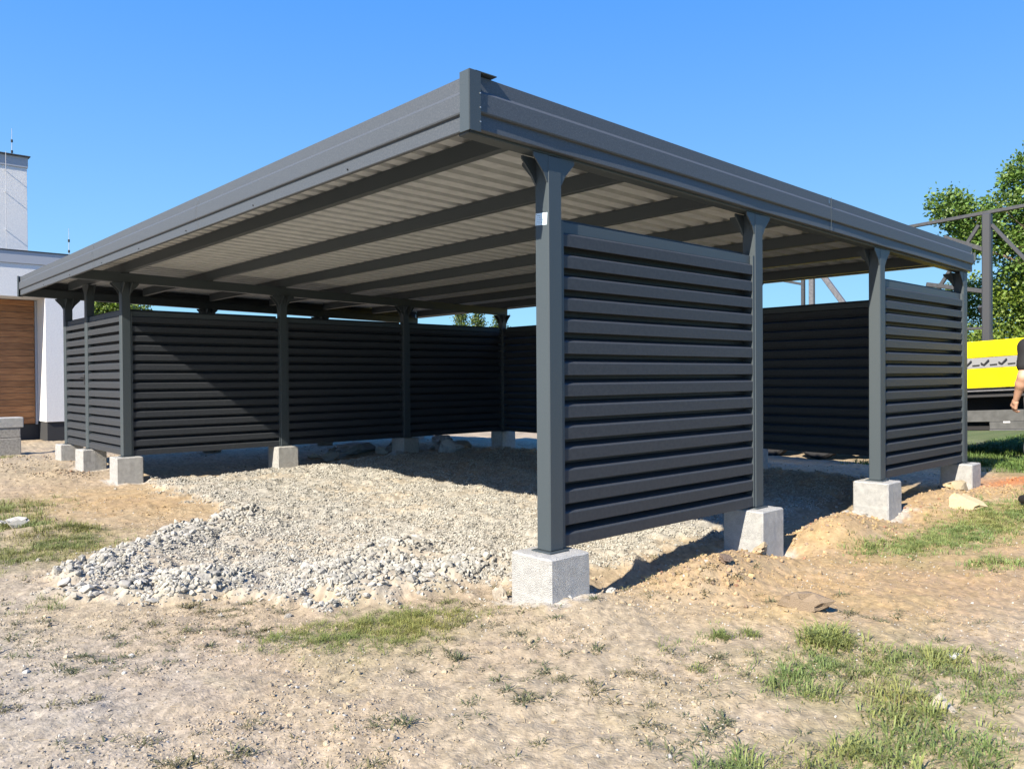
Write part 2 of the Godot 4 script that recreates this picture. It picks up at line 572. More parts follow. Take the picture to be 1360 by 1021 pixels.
func lone_stone(x: float, z: float, size: Vector3, sd: int, col: Color, label: String, group := "", called := "stone", sink := .3) -> void:
	var m := rock(sd, 2, 1.0)
	var mt: StandardMaterial3D = M.stone.duplicate()
	mt.vertex_color_use_as_albedo = false
	mt.albedo_color = lin(col.r, col.g, col.b)
	mt.uv1_scale = Vector3.ONE * 1.3
	mt.heightmap_enabled = true
	mt.heightmap_texture = relief(sd % 3 + 80, .06, 4, 256)
	mt.heightmap_scale = .5
	var o := put(m, called, mt, null, Vector3(x, height(x, z) - m.get_aabb().position.y * size.y - m.get_aabb().size.y * size.y * sink, z))
	o.basis = Basis(Vector3.UP, sd * 1.7).scaled_local(size)
	tag(o, label, "stone" if called != "clod" else "clod", group)

func build_stones() -> void:
	lone_stone(.17, 2.2, Vector3(.085, .10, .08), 8, Color(.50, .44, .35), "smooth pale stone sitting in the grass tufts at the lower right")
	lone_stone(.98, 1.12, Vector3(.21, .14, .15), 14, Color(.25, .19, .13), "broken brown crust of soil with a ragged edge beside the big grass tuft", "", "clod", .5)
	lone_stone(1.95, .30, Vector3(.13, .08, .07), 15, Color(.47, .37, .24), "flat sandy stone leaning at the foot of the tapering footing", "", "stone", .1)
	lone_stone(5.5, .60, Vector3(.24, .13, .18), 18, Color(.50, .41, .26), "half-buried yellow boulder beside the lawn under the far panel")
	lone_stone(1.28, .42, Vector3(.085, .05, .06), 21, Color(.20, .145, .11), "brown flat stone on the sand mound in front of the near panel", "", "stone", .15)
	lone_stone(.43, .12, Vector3(.05, .04, .04), 24, Color(.58, .57, .54), "small white stone in the shadow beside the near footing")
	lone_stone(-.12, -.35, Vector3(.06, .075, .04), 27, Color(.50, .44, .36), "upright pale stone against the left side of the near footing")
	lone_stone(-1.27, -.98, Vector3(.05, .03, .04), 30, Color(.55, .51, .43), "lone flat stone on bare soil above the front grass patch")
	lone_stone(6.35, .2, Vector3(.2, .13, .15), 33, Color(.49, .40, .25), "rounded sandy boulder leaning on the farthest right footing")
	lone_stone(5.4, -.35, Vector3(.16, .17, .15), 36, Color(.30, .29, .27), "shaded round stone under the far louvre panel")
	lone_stone(4.3, -9.3, Vector3(.55, .28, .35), 39, Color(.36, .37, .37), "long broken slab behind the left wall near its middle", "", "boulder")
	lone_stone(5.55, -8.25, Vector3(.36, .26, .26), 42, Color(.42, .43, .44), "large grey boulder in the shade beside the third wall footing", "", "boulder")
	lone_stone(5.1, -9.1, Vector3(.5, .32, .3), 45, Color(.33, .33, .33), "dark boulder behind the gap under the left wall", "", "boulder")
	lone_stone(6.3, -8.9, Vector3(.42, .34, .3), 48, Color(.36, .34, .30), "brown-grey boulder next to the back corner footing", "", "boulder")
	for i in 14:
		var x := rng.randf_range(2.9, 6.9)
		lone_stone(x, rng.randf_range(-9.6, -8.8), Vector3(.2, .15, .16) * rng.randf_range(.5, 1.25), 400 + i, Color(.50, .49, .465) * rng.randf_range(.85, 1.1), "grey rubble lump among the broken stone piled behind the left wall", "rubble piled behind the left wall", "rubble_lump")
	lone_stone(4.45, -8.35, Vector3(.22, .17, .16), 51, Color(.36, .37, .38), "grey rubble stone touching the third wall footing", "", "boulder")
	lone_stone(-2.0, -5.6, Vector3(.16, .10, .13), 54, Color(.52, .50, .45), "pale stone among the weeds at the left edge", "", "stone", .15)
	lone_stone(-1.88, -5.35, Vector3(.13, .09, .12), 57, Color(.55, .53, .48), "second pale stone lying nearer in the left weeds", "", "stone", .15)
	for i in 9:
		var x := 3.9 + .085 * i + rng.randf_range(-.02, .02)
		var z := -.05 + .09 * sin(i * 2.1)
		lone_stone(x, z, Vector3(.07, .05, .055) * rng.randf_range(.6, 1.3), 300 + i, Color(.46, .44, .40), "%s stone from the left in the small pale heap left of the bright footing" % ["first", "second", "third", "fourth", "fifth", "sixth", "seventh", "eighth", "last"][i], "rubble heap by the bright footing")
	var fo := Builder.new()
	var px := []
	for i in 5:
		for j in 3:
			px.append(Vector3(i * .025 - .05, .012 + .014 * sin(i * 2.3 + j * 1.7), j * .022 - .022 + .008 * sin(i * 1.9)))
	for i in 4:
		for j in 2:
			fo.quad(px[i * 3 + j], px[i * 3 + 3 + j], px[i * 3 + 4 + j], px[i * 3 + 1 + j], Vector3.UP)
	var foil := put(fo.mesh(), "foil_scrap", mat(lin(.5, .5, .5), .35), null, Vector3(.86, height(.86, 2.02), 2.02))
	tag(foil, "crumpled grey scrap of foil on the bare sand at right", "litter")
	# pieces of rubble big enough to tell apart, along the ragged front of the gravel
	var protos := []
	for i in 7:
		protos.append(rock(200 + i, 0 if i < 4 else 1, .9))
	var mats := []
	for i in 3:
		var mt: StandardMaterial3D = M.stone.duplicate()
		mt.vertex_color_use_as_albedo = false
		var k: float = [.33, .39, .45][i]
		mt.albedo_color = lin(k, k * .965, k * .88)
		mt.uv1_scale = Vector3.ONE * 1.5
		mats.append(mt)
	var n := 0
	var tries := 0
	while n < 190 and tries < 40000:
		tries += 1
		var x := rng.randf_range(-2.25, 1.0)
		var z := rng.randf_range(-4.6, -.5)
		var g := gravel(x, z)
		if g < .2: continue
		var edge := 0.0
		var p := Vector2(x, z)
		var dd := 9.0
		for i in range(0, gravel_outline.size()):
			if i >= 5 and i <= 12: continue
			dd = minf(dd, Geometry2D.get_closest_point_to_segment(p, gravel_outline[i], gravel_outline[(i + 1) % gravel_outline.size()]).distance_to(p))
		edge = exp(-dd * dd / .10)
		if rng.randf() > maxf(edge * .35, coarse_at(x, z)): continue
		var s := .022 + .034 * pow(rng.randf(), 2.2)
		var o := put(protos[n % 7], "rubble_stone", mats[rng.randi() % 3], null, Vector3(x, height(x, z, g) + s * .28, z))
		o.basis = Basis(Vector3(rng.randfn() * .4, 1, rng.randfn() * .4).normalized(), rng.randf() * TAU).scaled(Vector3(s, s * .9, s))
		tag(o, "pale angular rubble stone lying on the ragged gravel spread", "stone", "rubble stones along the gravel edge")
		n += 1

# ---------------------------------------------------------------- plants
func tuft_mesh(sd: int, blades: int, tall: float, spread: float, wide: float, lean: float) -> ArrayMesh:
	var r := RandomNumberGenerator.new()
	r.seed = sd
	var b := Builder.new()
	b.colored = true
	for i in blades:
		var a := r.randf() * TAU
		var o := Vector3(cos(a), 0, sin(a)) * spread * sqrt(r.randf())
		var dir := Vector3(cos(a + r.randfn() * .7), 0, sin(a + r.randfn() * .7))
		var h := tall * r.randf_range(.45, 1.0)
		var side := dir.cross(Vector3.UP) * wide * r.randf_range(.6, 1.2)
		var bend := lean * r.randf_range(.3, 1.4)
		var dry := r.randf()
		b.tint = Color(1.0, 1.0, 1.0) * r.randf_range(.75, 1.2)
		if dry < .36:
			b.tint = Color(2.1, 1.55, 1.6)
		var p0 := o
		var p1 := o + Vector3.UP * h * .55 + dir * h * bend * .25
		var p2 := o + Vector3.UP * h * (1.0 - bend * .28) + dir * h * bend * .85
		var nn := Vector3.UP + dir.cross(side).normalized() * .2
		b.quad(p0 - side, p0 + side, p1 + side * .8, p1 - side * .8, nn)
		b.tri(p1 - side * .8, p1 + side * .8, p2, nn)
	return b.mesh()

func grass(spots: Array, mesh: Mesh, label: String, base: Color, called := "grass") -> void:
	var xf := []
	var cols := []
	for s in spots:           # x, z, rx, rz, count, size
		for i in s[4]:
			var x: float = s[0] + rng.randfn() * s[2] * .55
			var z: float = s[1] + rng.randfn() * s[3] * .55
			var g := gravel(x, z)
			if g > .45 and rng.randf() < .95: continue
			if absf(n_col.get_noise_2d(x * 3.0 + 13, z * 3.0)) * 2.2 + .2 < rng.randf() : continue
			var k: float = s[5] * rng.randf_range(.55, 1.25)
			xf.append(Transform3D(Basis(Vector3.UP, rng.randf() * TAU).scaled(Vector3(k, k * rng.randf_range(.7, 1.2), k)), Vector3(x, height(x, z, g) - .006, z)))
			var f := rng.randf_range(.75, 1.25)
			var yl := clampf(n_col.get_noise_2d(x * 1.5, z * 1.5) + rng.randf() * .6, 0, 1)
			cols.append(Color(base.r * f * (1.0 + .7 * yl), base.g * f * (1.0 + .25 * yl), base.b * f * (1.0 + .3 * yl)))
	scatter(called, mesh, M.grass, xf, cols, label, "grass")

func build_grass() -> void:
	var green := Color(.155, .205, .055)
	var t1 := tuft_mesh(1, 10, .075, .035, .0024, 1.2)
	var t2 := tuft_mesh(2, 11, .08, .045, .0026, 1.35)
	var t3 := tuft_mesh(3, 12, .09, .05, .004, 1.0)
	grass([[-1.35, -.45, .30, .22, 560, .55], [-.95, -.35, .38, .3, 1000, .6], [-.75, -.3, .28, .24, 460, .6], [-1.05, -.05, .3, .12, 130, .5], [-.45, -.2, .15, .15, 40, .5], [-1.5, -.62, .2, .15, 40, .6]], t1, "olive green grass patch on bare soil left of the near footing", green)
	grass([[.60, 1.50, .15, .13, 170, 1.15], [.15, 1.6, .36, .17, 230, .68], [.45, 1.85, .42, .2, 290, .72], [.25, 2.1, .5, .3, 260, .55], [.8, 2.25, .3, .25, 120, .6], [-.05, 1.62, .2, .1, 80, .9], [.72, 2.0, .2, .15, 70, 1.1], [-.03, 2.15, .25, .14, 140, 1.0], [-.5, 2.2, .3, .16, 190, 1.0], [-.95, 1.92, .14, .1, 50, .9], [-.2, 2.45, .25, .15, 130, .9], [.55, 2.3, .25, .2, 60, .9], [.25, 1.05, .05, .05, 22, .9], [.42, 1.13, .06, .05, 22, .7], [.0, 1.0, .3, .1, 30, .6], [-.25, 1.25, .08, .06, 16, .8], [-.1, 1.8, .1, .06, 25, .9]], t2, "long tufted grass in the lower right foreground", Color(.135, .19, .055))
	grass([[3.5, .85, .6, .2, 600, .55], [4.3, .95, .8, .3, 1000, .6], [5.3, 1.0, .9, .4, 1300, .65], [3.2, 1.5, .3, .15, 90, .8], [3.1, .62, .35, .1, 120, .7], [6.8, 1.25, .9, .5, 500, 1.0]], t3, "ragged lawn edge between the sand and the far right footings", Color(.15, .215, .065))
	grass([[-2.1, -3.95, .65, .4, 900, .8], [-1.75, -4.4, .4, .35, 520, .8], [-1.6, -4.75, .25, .12, 160, 1.1], [-1.85, -5.6, .35, .5, 360, 1.2], [-1.7, -7.0, .5, .6, 300, 1.2], [-2.3, -2.2, .2, .16, 70, .7], [-2.5, -4.5, .5, .8, 300, .9], [-.9, -12.6, .5, .4, 90, 1.0]], t1, "worn grass and weeds left of the gravel spread", Color(.16, .205, .065))
	# single weeds all over the trodden soil
	var spots := []
	for i in 1300:
		var x := rng.randf_range(-3.1, 1.6)
		var z := rng.randf_range(-2.4, 2.7)
		if gravel(x, z) > .2: continue
		if n_col.get_noise_2d(x * .9 + 21, z * .9) < -.12: continue
		spots.append([x, z, .05, .03, rng.randi_range(2, 9), rng.randf_range(.45, .95)])
	grass(spots, tuft_mesh(4, 7, .05, .03, .0034, 1.7), "sparse dark weeds dotted over the trodden foreground soil", Color(.10, .115, .055), "weeds")
	# lawn under and beyond the trailer
	var sp := []
	for i in 120:
		sp.append([rng.randf_range(9.8, 19.0), rng.randf_range(-2.4, 2.5), .8, .6, 60, 1.6])
	grass(sp, t3, "lawn grass under and behind the yellow trailer", Color(.08, .15, .03))
	# straw and dead stalks
	var st := [[], []]
	var b := Builder.new()
	b.colored = true
	b.bar(Vector3(-.03, 0, 0), Vector3(0, .004, .006), .001, .0012, 4)
	b.bar(Vector3(0, .004, .006), Vector3(.03, 0, 0), .0012, .0008, 4)
	var sm := b.mesh()
	for i in 1500:
		var x := rng.randf_range(-3.2, 1.6)
		var z := rng.randf_range(-2.6, 2.7)
		if gravel(x, z) > .4: continue
		var k := rng.randf_range(.35, 1.1)
		st[0].append(Transform3D(Basis(Vector3.UP, rng.randf() * TAU).scaled(Vector3.ONE * k), Vector3(x, height(x, z) + .003, z)))
		var f := rng.randf_range(.5, 1.1)
		st[1].append(Color(.42 * f, .34 * f, .21 * f))
	scatter("dry_straw", sm, M.grass, st[0], st[1], "short bits of dry straw strewn over the foreground soil", "straw")

# crown lobes: [centre, radius, leaves]
func tree(called: String, at: Vector3, trunk_h: float, trunk_r: float, lobes: Array, leaf: float, col: Color, label: String, group := "", sd := 1, dense := 3.0) -> void:
	var r := RandomNumberGenerator.new()
	r.seed = sd * 31 + 5
	var t := thing(called, at, label, "tree", group)
	var b := Builder.new()
	var top := Vector3(r.randfn() * .15, trunk_h, r.randfn() * .15)
	b.bar(Vector3(0, -.2, 0), top * .5, trunk_r, trunk_r * .75, 9)
	b.bar(top * .5, top, trunk_r * .75, trunk_r * .5, 9)
	for l in lobes:
		var c: Vector3 = l[0]
		var mid: Vector3 = (top * .7 + c * .3) + Vector3(r.randfn(), 0, r.randfn()) * .12
		b.bar(top * r.randf_range(.75, .98), mid, trunk_r * .4, trunk_r * .26, 6)
		b.bar(mid, c, trunk_r * .26, trunk_r * .08, 6)
		for k in 4:
			b.bar(mid.lerp(c, r.randf_range(.3, .9)), c + Vector3(r.randfn(), r.randfn() * .7, r.randfn()) * l[1] * .6, trunk_r * .1, trunk_r * .03, 5)
	put(b.mesh(), "trunk", M.bark, t)
	var f := Builder.new()
	f.colored = true
	for l in lobes:
		var rad: float = l[1]
		var left: int = int(l[2] * dense)
		while left > 0:
			# a twig with its leaves
			var d := Vector3(r.randfn(), r.randfn(), r.randfn()).normalized()
			var tw: Vector3 = l[0] + d * rad * pow(r.randf(), .4) * Vector3(1, .8, 1)
			var grow := (d + Vector3(0, .25, 0) + Vector3(r.randfn(), r.randfn(), r.randfn()) * .4).normalized()
			var shade := r.randf_range(.72, 1.25)
			var m := r.randi_range(7, 13)
			for i in m:
				var p := tw + grow * leaf * (i * .2) + Vector3(r.randfn(), r.randfn(), r.randfn()) * leaf * .8
				var a := (grow + Vector3(r.randfn(), r.randfn() * .7, r.randfn()) * .9).normalized()
				var w := a.cross(Vector3(r.randfn(), r.randfn(), r.randfn())).normalized()
				var s := leaf * r.randf_range(.65, 1.2)
				var k := shade * r.randf_range(.8, 1.25)
				var y := r.randf()
				f.tint = Color(col.r * k * (1.0 + .4 * y), col.g * k * (1.0 + .12 * y), col.b * k)
				var up := a.cross(w)
				f.tri(p, p + a * s * .5 + w * s * .32, p + a * s, up)
				f.tri(p, p + a * s, p + a * s * .5 - w * s * .32, up)
			left -= m
	put(f.mesh(), "crown", M.leaf, t)

func build_trees() -> void:
	var g := Color(.09, .172, .036)
	var y0 := -.25
	# near tree behind the trailer at the right
	tree("broadleaf_tree", Vector3(22.6, y0, -2.4), 3.6, .24, [
		[Vector3(-.75, 6.75, -.75), .62, 900], [Vector3(-.2, 7.5, .1), .85, 1300], [Vector3(1.2, 7.4, 1.2), 1.3, 1700], [Vector3(.8, 6.0, 2.4), 1.4, 1900], [Vector3(-.6, 5.6, .8), .9, 1300],
		[Vector3(-2.3, 5.9, -2.25), .45, 620], [Vector3(-1.2, 5.9, -1.2), .45, 520], [Vector3(-1.75, 5.5, -1.8), .55, 800], [Vector3(-1.9, 4.95, -1.9), .38, 420], [Vector3(-1.3, 5.0, -1.2), .35, 300],
		[Vector3(-.9, 4.6, -.7), .7, 900], [Vector3(1.5, 4.8, .4), 1.2, 1400], [Vector3(-.5, 5.4, -.5), .7, 900], [Vector3(-.2, 4.2, -.2), .95, 1200], [Vector3(.6, 5.2, 1.0), 1.1, 1300], [Vector3(.2, 6.5, .6), .9, 1000]], .11, g, "tall broadleaf tree rising behind the trailer frame at right edge", "", 3)
	tree("broadleaf_tree", Vector3(23.2, y0, -2.6), 1.4, .16, [
		[Vector3(-.8, 3.6, -.7), 1.0, 2000], [Vector3(.4, 4.1, .4), 1.1, 2000], [Vector3(-.4, 2.6, -.1), 1.1, 1900], [Vector3(.9, 2.9, 1.2), 1.2, 1900], [Vector3(.1, 1.8, .4), 1.1, 1500], [Vector3(1.6, 3.9, 2.2), 1.2, 1500], [Vector3(-1.0, 2.0, -1.3), .9, 1300]], .10, Color(.13, .21, .036), "bright green bushy tree directly behind the yellow trailer board", "", 5)
	tree("broadleaf_tree", Vector3(23.0, y0, -6.6), 1.5, .15, [
		[Vector3(.6, 3.7, 1.6), .75, 1100], [Vector3(-.1, 3.3, .7), .8, 1100], [Vector3(.9, 3.0, 2.4), .9, 1200], [Vector3(.2, 2.3, 1.2), 1.0, 1200], [Vector3(-.9, 2.4, -.3), .8, 700]], .10, Color(.13, .205, .034), "yellow-green bushy tree seen over the far louvre panel", "", 7)
	# far trees behind the carport
	tree("broadleaf_tree", Vector3(10.2, y0, -46), 2.6, .2, [[Vector3(-.6, 5.2, 0), 1.1, 900], [Vector3(.7, 5.0, .4), 1.2, 900], [Vector3(0, 6.0, -.2), .9, 600], [Vector3(-1.6, 4.2, .5), .9, 500], [Vector3(1.5, 4.0, 0), 1.0, 500]], .2, Color(.10, .165, .03), "light green tree seen over the storage room's front panel", "", 11)
	var i := 0
	for p in [[34.1, -43.5, 6.2, "slender poplar left of the other two poplars above the back wall"], [35.0, -42.6, 6.7, "tallest middle poplar above the dark back wall"], [36.2, -41.5, 6.0, "poplar hard beside the back corner column"]]:
		var lob := []
		for k in 6:
			lob.append([Vector3(0, 1.6 + (p[2] - 1.9) * k / 5.0, 0), .62 - .07 * k, 260])
		tree("poplar_tree", Vector3(p[0], y0, p[1]), 2.0, .1, lob, .16, Color(.075, .12, .03), p[3], "poplars above the back wall", 20 + i)
		i += 1
	for k in 9:
		var f := k / 8.0
		var at := Vector3(lerpf(17.0, 33.0, f), y0, lerpf(-62.0, -55.0, f))
		var hgt: float = [4.6, 5.0, 5.25, 4.7, 5.2, 5.0, 5.4, 4.8, 5.1][k]
		tree("distant_tree", at, 1.6, .12, [[Vector3(0, hgt - .9, 0), .8, 260], [Vector3(.9, hgt - 1.3, .2), .8, 220], [Vector3(-.9, hgt - 1.5, -.2), .8, 220], [Vector3(0, hgt - 2.0, 0), 1.1, 260]], .24, Color(.07, .105, .035), "%s small distant tree from the left in the row above the left wall" % ["first", "second", "third", "fourth", "fifth", "sixth", "seventh", "eighth", "last"][k], "distant trees above the left wall", 40 + k)

# ---------------------------------------------------------------- the carport
func roof_y(x: float, y0: float) -> float:
	return y0 - SLOPE * x

var slat_cache := {}
func slat_mesh(length: float) -> ArrayMesh:
	var key := snappedf(length, .001)
	if not slat_cache.has(key):
		var b := Builder.new()
		var o := PackedVector2Array([Vector2(-.014, .0), Vector2(-.001, .0), Vector2(0, .002), Vector2(0, .073), Vector2(-.003, .079), Vector2(-.011, .085), Vector2(-.088, .110), Vector2(-.088, .190), Vector2(-.090, .190), Vector2(-.090, .108), Vector2(-.012, .083), Vector2(-.005, .078), Vector2(-.002, .073), Vector2(-.002, .002), Vector2(-.014, .002)])
		# y is up, the outline's first axis is outwards
		b.prism(o, Vector3(-length / 2, 0, 0), Vector3(0, 0, 1), Vector3(0, 1, 0), Vector3(length, 0, 0))
		slat_cache[key] = b.mesh()
	return slat_cache[key]

# a louvre panel: left lower end at 'at', running along 'turn', looking out along its local +z
func louvre(parent: Node, at: Vector3, turn: float, length: float, label := "") -> Node3D:
	var p := Node3D.new()
	p.name = "wall_panel"
	parent.add_child(p, true)
	p.position = at
	p.rotation.y = turn
	if label: p.set_meta("label", label)
	var pitch := .1363
	for k in 15:
		var s := put(slat_mesh(length - .05), "slat", M.slat, p, Vector3(length / 2, .018 + k * pitch, 0))
		s.rotation.x = (hash(k * 7 + int(at.x * 100) + int(at.z * 31)) % 100 - 50) * .00022
	for e in [.012, length - .012]:
		var b := Builder.new()
		b.box(Vector3(0, 1.05, -.048), Vector3(.024, 2.066, .106), .002)
		put(b.mesh(), "side_rail", M.steel, p, Vector3(e, 0, 0))
	var t := Builder.new()
	t.box(Vector3(length / 2, 2.049, -.042), Vector3(length - .048, .070, .040), .002)
	put(t.mesh(), "top_rail", M.steel, p)
	return p

func column(parent: Node, x: float, z: float, haunches: Array, top := -1.0) -> Node3D:
	var h: float = top if top > 0.0 else roof_y(x + .06, 2.474)
	var b := Builder.new()
	b.box(Vector3(0, .008 + (h - .008) / 2, 0), Vector3(.12, h - .008, .12), .006)
	var c := put(b.mesh(), "column", M.steel, parent, Vector3(x + .06, 0, z - .06))
	var pl := Builder.new()
	pl.box(Vector3(0, .003, 0), Vector3(.17, .010, .17), .001)
	put(pl.mesh(), "base_plate", M.steel, c)
	for d in haunches:
		var dir := Vector3(d[0], 0, d[1])
		# one plate flush with the face that looks out (towards +z or -x), as welded
		var side := Vector3(0, 0, 1) if absf(dir.x) > .5 else Vector3(-1, 0, 0)
		for e in [.047, -.057]:
			var g := Builder.new()
			g.prism(PackedVector2Array([Vector2(.055, h - .175), Vector2(.064, h - .165), Vector2(.098, h - .108), Vector2(.180, h - .022), Vector2(.180, h - .001), Vector2(.055, h - .001)]), side * e, dir, Vector3.UP, side * .010)
			put(g.mesh(), "haunch", M.steel, c)
	return c

func fascia_part(parent: Node, from: Vector3, to: Vector3, out: Vector3, wave: Array, phase: float) -> void:
	# upper strip, a step outwards, middle band, a step inwards, lower band; the lower band is sprung outwards between its fixings
	var b := Builder.new()
	var n := maxi(2, int((to - from).length() / .08))
	var prof := func(u: float) -> Array:
		var s := 0.0
		if wave.size() == 2:
			s = pow(absf(sin((u - wave[0]) / wave[1] * PI)), .8) * .0075
		return [Vector2(-.05, .004), Vector2(-.022, .0), Vector2(-.020, -.002), Vector2(-.018, -.080), Vector2(-.015, -.084), Vector2(.0, -.102), Vector2(.001, -.205), Vector2(-.003, -.213), Vector2(-.019, -.218), Vector2(-.019 + s * .35, -.235), Vector2(-.019 + s, -.302), Vector2(-.019 + s - .004, -.307), Vector2(-.05, -.307)]
	var prev := []
	for i in n + 1:
		var t := float(i) / n
		var c := from.lerp(to, t)
		var row := []
		var u: float = c.x if absf(out.z) > .5 else c.z
		for q in prof.call(u):
			row.append(c + out * (q.x + .0012 * sin(u * 1.9 + phase)) + Vector3.UP * q.y)
		if i > 0:
			for k in row.size() - 1:
				b.quad(prev[k], prev[k + 1], row[k + 1], row[k], out + Vector3.UP * (.4 if k < 6 else -.4))
		prev = row
	put(b.mesh(), "fascia_panel", M.fascia, parent)

func build_carport() -> void:
	var c := thing("carport", Vector3.ZERO, "dark anthracite steel carport with flat roof and louvred walls on concrete footings", "carport")
	# columns: the open right side, the storage wall, the storage front
	var near := column(c, 0, 0, [[1, 0], [-1, 0], [0, -1]])
	for i in [1, 2, 3]:
		column(c, 2.4 * i, 0, [[1, 0], [-1, 0], [0, -1]] if i < 3 else [[-1, 0], [0, -1]])
	for i in 4:
		column(c, 2.4 * i, -8.55, [[1, 0], [-1, 0], [0, 1]] if i < 3 else [[-1, 0], [0, 1]])
	column(c, 0, -10.35, [[0, 1], [0, -1]], 2.60)
	for i in 4:
		column(c, 2.4 * i, -11.67, [[1, 0], [-1, 0], [0, 1]] if i < 3 else [[-1, 0], [0, 1]])
	for z in [-2.9, -5.7]:
		column(c, 7.2, z, [[0, 1], [0, -1]], 2.48)
	# maker's plate stuck on the near column
	var st := Builder.new()
	st.box(Vector3(0, 0, 0), Vector3(.002, .075, .104), .0)
	var pm := mat(Color(1, 1, 1), .4)
	pm.albedo_texture = sticker_print()
	pm.uv1_triplanar = true
	pm.uv1_scale = Vector3(1.0 / .104, 1.0 / .075, 1.0 / .104)
	pm.uv1_offset = Vector3(.5, .5, .5)
	var sk := put(st.mesh(), "sticker", pm, near, Vector3(-.0613, 2.085, -.002))
	sk.rotation.x = .07
	# main beams along the rows of columns
	for z in [-.06, -8.61, -11.73]:
		var b := Builder.new()
		b.beam(Vector3(-.62, roof_y(-.62, 2.544), z), Vector3(7.36, roof_y(7.36, 2.544), z), .10, .138, .006)
		put(b.mesh(), "beam", M.steel, c)
	# purlins across
	for i in 7:
		var x := .06 + 1.2 * i
		var b := Builder.new()
		b.box(Vector3(x, roof_y(x, 2.680), -5.80), Vector3(.062, .130, 11.5), .004)
		var pu := put(b.mesh(), "purlin", M.steel, c)
		for z in [-.06, -8.61, -11.5]:
			var g := Builder.new()
			g.box(Vector3(x + .046, roof_y(x, 2.66), z), Vector3(.024, .09, .08), .002)
			put(g.mesh(), "bracket", M.steel, pu)
	# trapezoidal roof sheets, ribs running front to back
	var pitch := .225
	var ribs := 5
	var z0 := .022
	var x0 := -.632
	var x1 := 7.45
	var base := 2.7465
	for s in 11:
		var pts := []
		var zz := z0 - s * pitch * ribs
		var last := (s == 10)
		var cnt := ribs
		for k in cnt:
			var q := zz - k * pitch
			if q - pitch < -11.75: break
			pts.append_array([Vector2(q, 0), Vector2(q - .125, 0), Vector2(q - .142, .038), Vector2(q - .207, .038), Vector2(q - .2245, .0005)])
		if pts.size() < 4: break
		if last: pts.append_array([Vector2(pts[-1].x - .04, .0), Vector2(-11.80, .0)])
		var bot := Builder.new()
		var topb := Builder.new()
		for k in pts.size() - 1:
			var a: Vector2 = pts[k]
			var b: Vector2 = pts[k + 1]
			var ya := roof_y(x0, base) + s * .0004
			var yb := roof_y(x1, base) + s * .0004
			bot.quad(Vector3(x0, ya + a.y, a.x), Vector3(x1, yb + a.y, a.x), Vector3(x1, yb + b.y, b.x), Vector3(x0, ya + b.y, b.x), Vector3.DOWN)
			topb.quad(Vector3(x0, ya + a.y + .003, a.x), Vector3(x1, yb + a.y + .003, a.x), Vector3(x1, yb + b.y + .003, b.x), Vector3(x0, ya + b.y + .003, b.x), Vector3.UP)
		var m := bot.mesh()
		topb.mesh(m)
		m.surface_set_material(0, M.under)
		m.surface_set_material(1, M.rooftop)
		put(m, "roof_sheet", null, c)
	# fascias: front edge in three lengths, right edge in two
	var yf := 2.808
	var cuts := [-.03, -4.0, -7.44, -11.77]
	for i in 3:
		fascia_part(c, Vector3(-.66, yf, cuts[i]), Vector3(-.66, yf, cuts[i + 1] + .002), Vector3(-1, 0, 0), [], i * 1.3)
	for i in 2:
		var xa: float = [-.58, 3.64][i]
		var xb: float = [3.638, 7.40][i]
		fascia_part(c, Vector3(xa, roof_y(xa, 2.800), .045), Vector3(xb, roof_y(xb, 2.800), .045), Vector3(0, 0, 1), [0.06, 2.4], i * .9)
	fascia_part(c, Vector3(-.62, roof_y(-.62, 2.800), -11.82), Vector3(7.40, roof_y(7.4, 2.800), -11.82), Vector3(0, 0, -1), [], 2.0)
	# seam covers, corner trims, cap strip
	var seam := Builder.new()
	seam.box(Vector3(3.64, roof_y(3.64, 2.648), .047), Vector3(.004, .30, .003), 0)
	put(seam.mesh(), "seam", M.steel, c)
	for q in [[-.66, .045, 1], [-.66, -11.81, -1]]:
		var t := Builder.new()
		var s: int = q[2]
		t.box(Vector3(-.667, 2.653, q[1] - s * .035), Vector3(.006, .340, .088), .001)
		t.box(Vector3(-.628, 2.653, q[1] + s * .007), Vector3(.084, .340, .006), .001)
		var o := put(t.mesh(), "corner_trim", M.steel, c)
		for y in [2.54, 2.62, 2.70]:
			var rv := Builder.new()
			rv.bar(Vector3(-.592, y, q[1] + s * .009), Vector3(-.592, y, q[1] + s * .014), .005, .004, 7)
			put(rv.mesh(), "rivet", M.bolt, o)
	var cp := Builder.new()
	cp.box(Vector3(-.545, 2.822, .020), Vector3(.16, .006, .07), .001)
	put(cp.mesh(), "cap_strip", M.steel, c)
	for z in [-1.3, -2.8, -4.3, -5.7, -7.1, -8.6, -10.1]:
		var sc := Builder.new()
		sc.bar(Vector3(-.680 + .039, 2.528, z), Vector3(-.680 + .030, 2.528, z), .006, .005, 7)
		put(sc.mesh(), "screw", M.black, c)
	# gutter along the back edge
	var gu := Builder.new()
	gu.prism(PackedVector2Array([Vector2(0, 0), Vector2(0, -.11), Vector2(.03, -.13), Vector2(.10, -.13), Vector2(.13, -.10), Vector2(.13, .0), Vector2(.124, .0), Vector2(.124, -.098), Vector2(.098, -.124), Vector2(.032, -.124), Vector2(.006, -.106), Vector2(.006, 0)]), Vector3(7.36, 2.61, .04), Vector3(1, 0, 0), Vector3(0, 1, 0), Vector3(0, 0, -11.8))
	put(gu.mesh(), "gutter", M.steel, c)
	# louvre panels
	var d := .012
	louvre(c, Vector3(.12, 0, -d), 0, 2.28, "louvre panel beside the near corner column")
	louvre(c, Vector3(4.92, 0, -d), 0, 2.28, "louvre panel at the far end of the right side")
	for i in 3:
		louvre(c, Vector3(.12 + 2.4 * i, -.012, -8.55 - d), 0, 2.28)
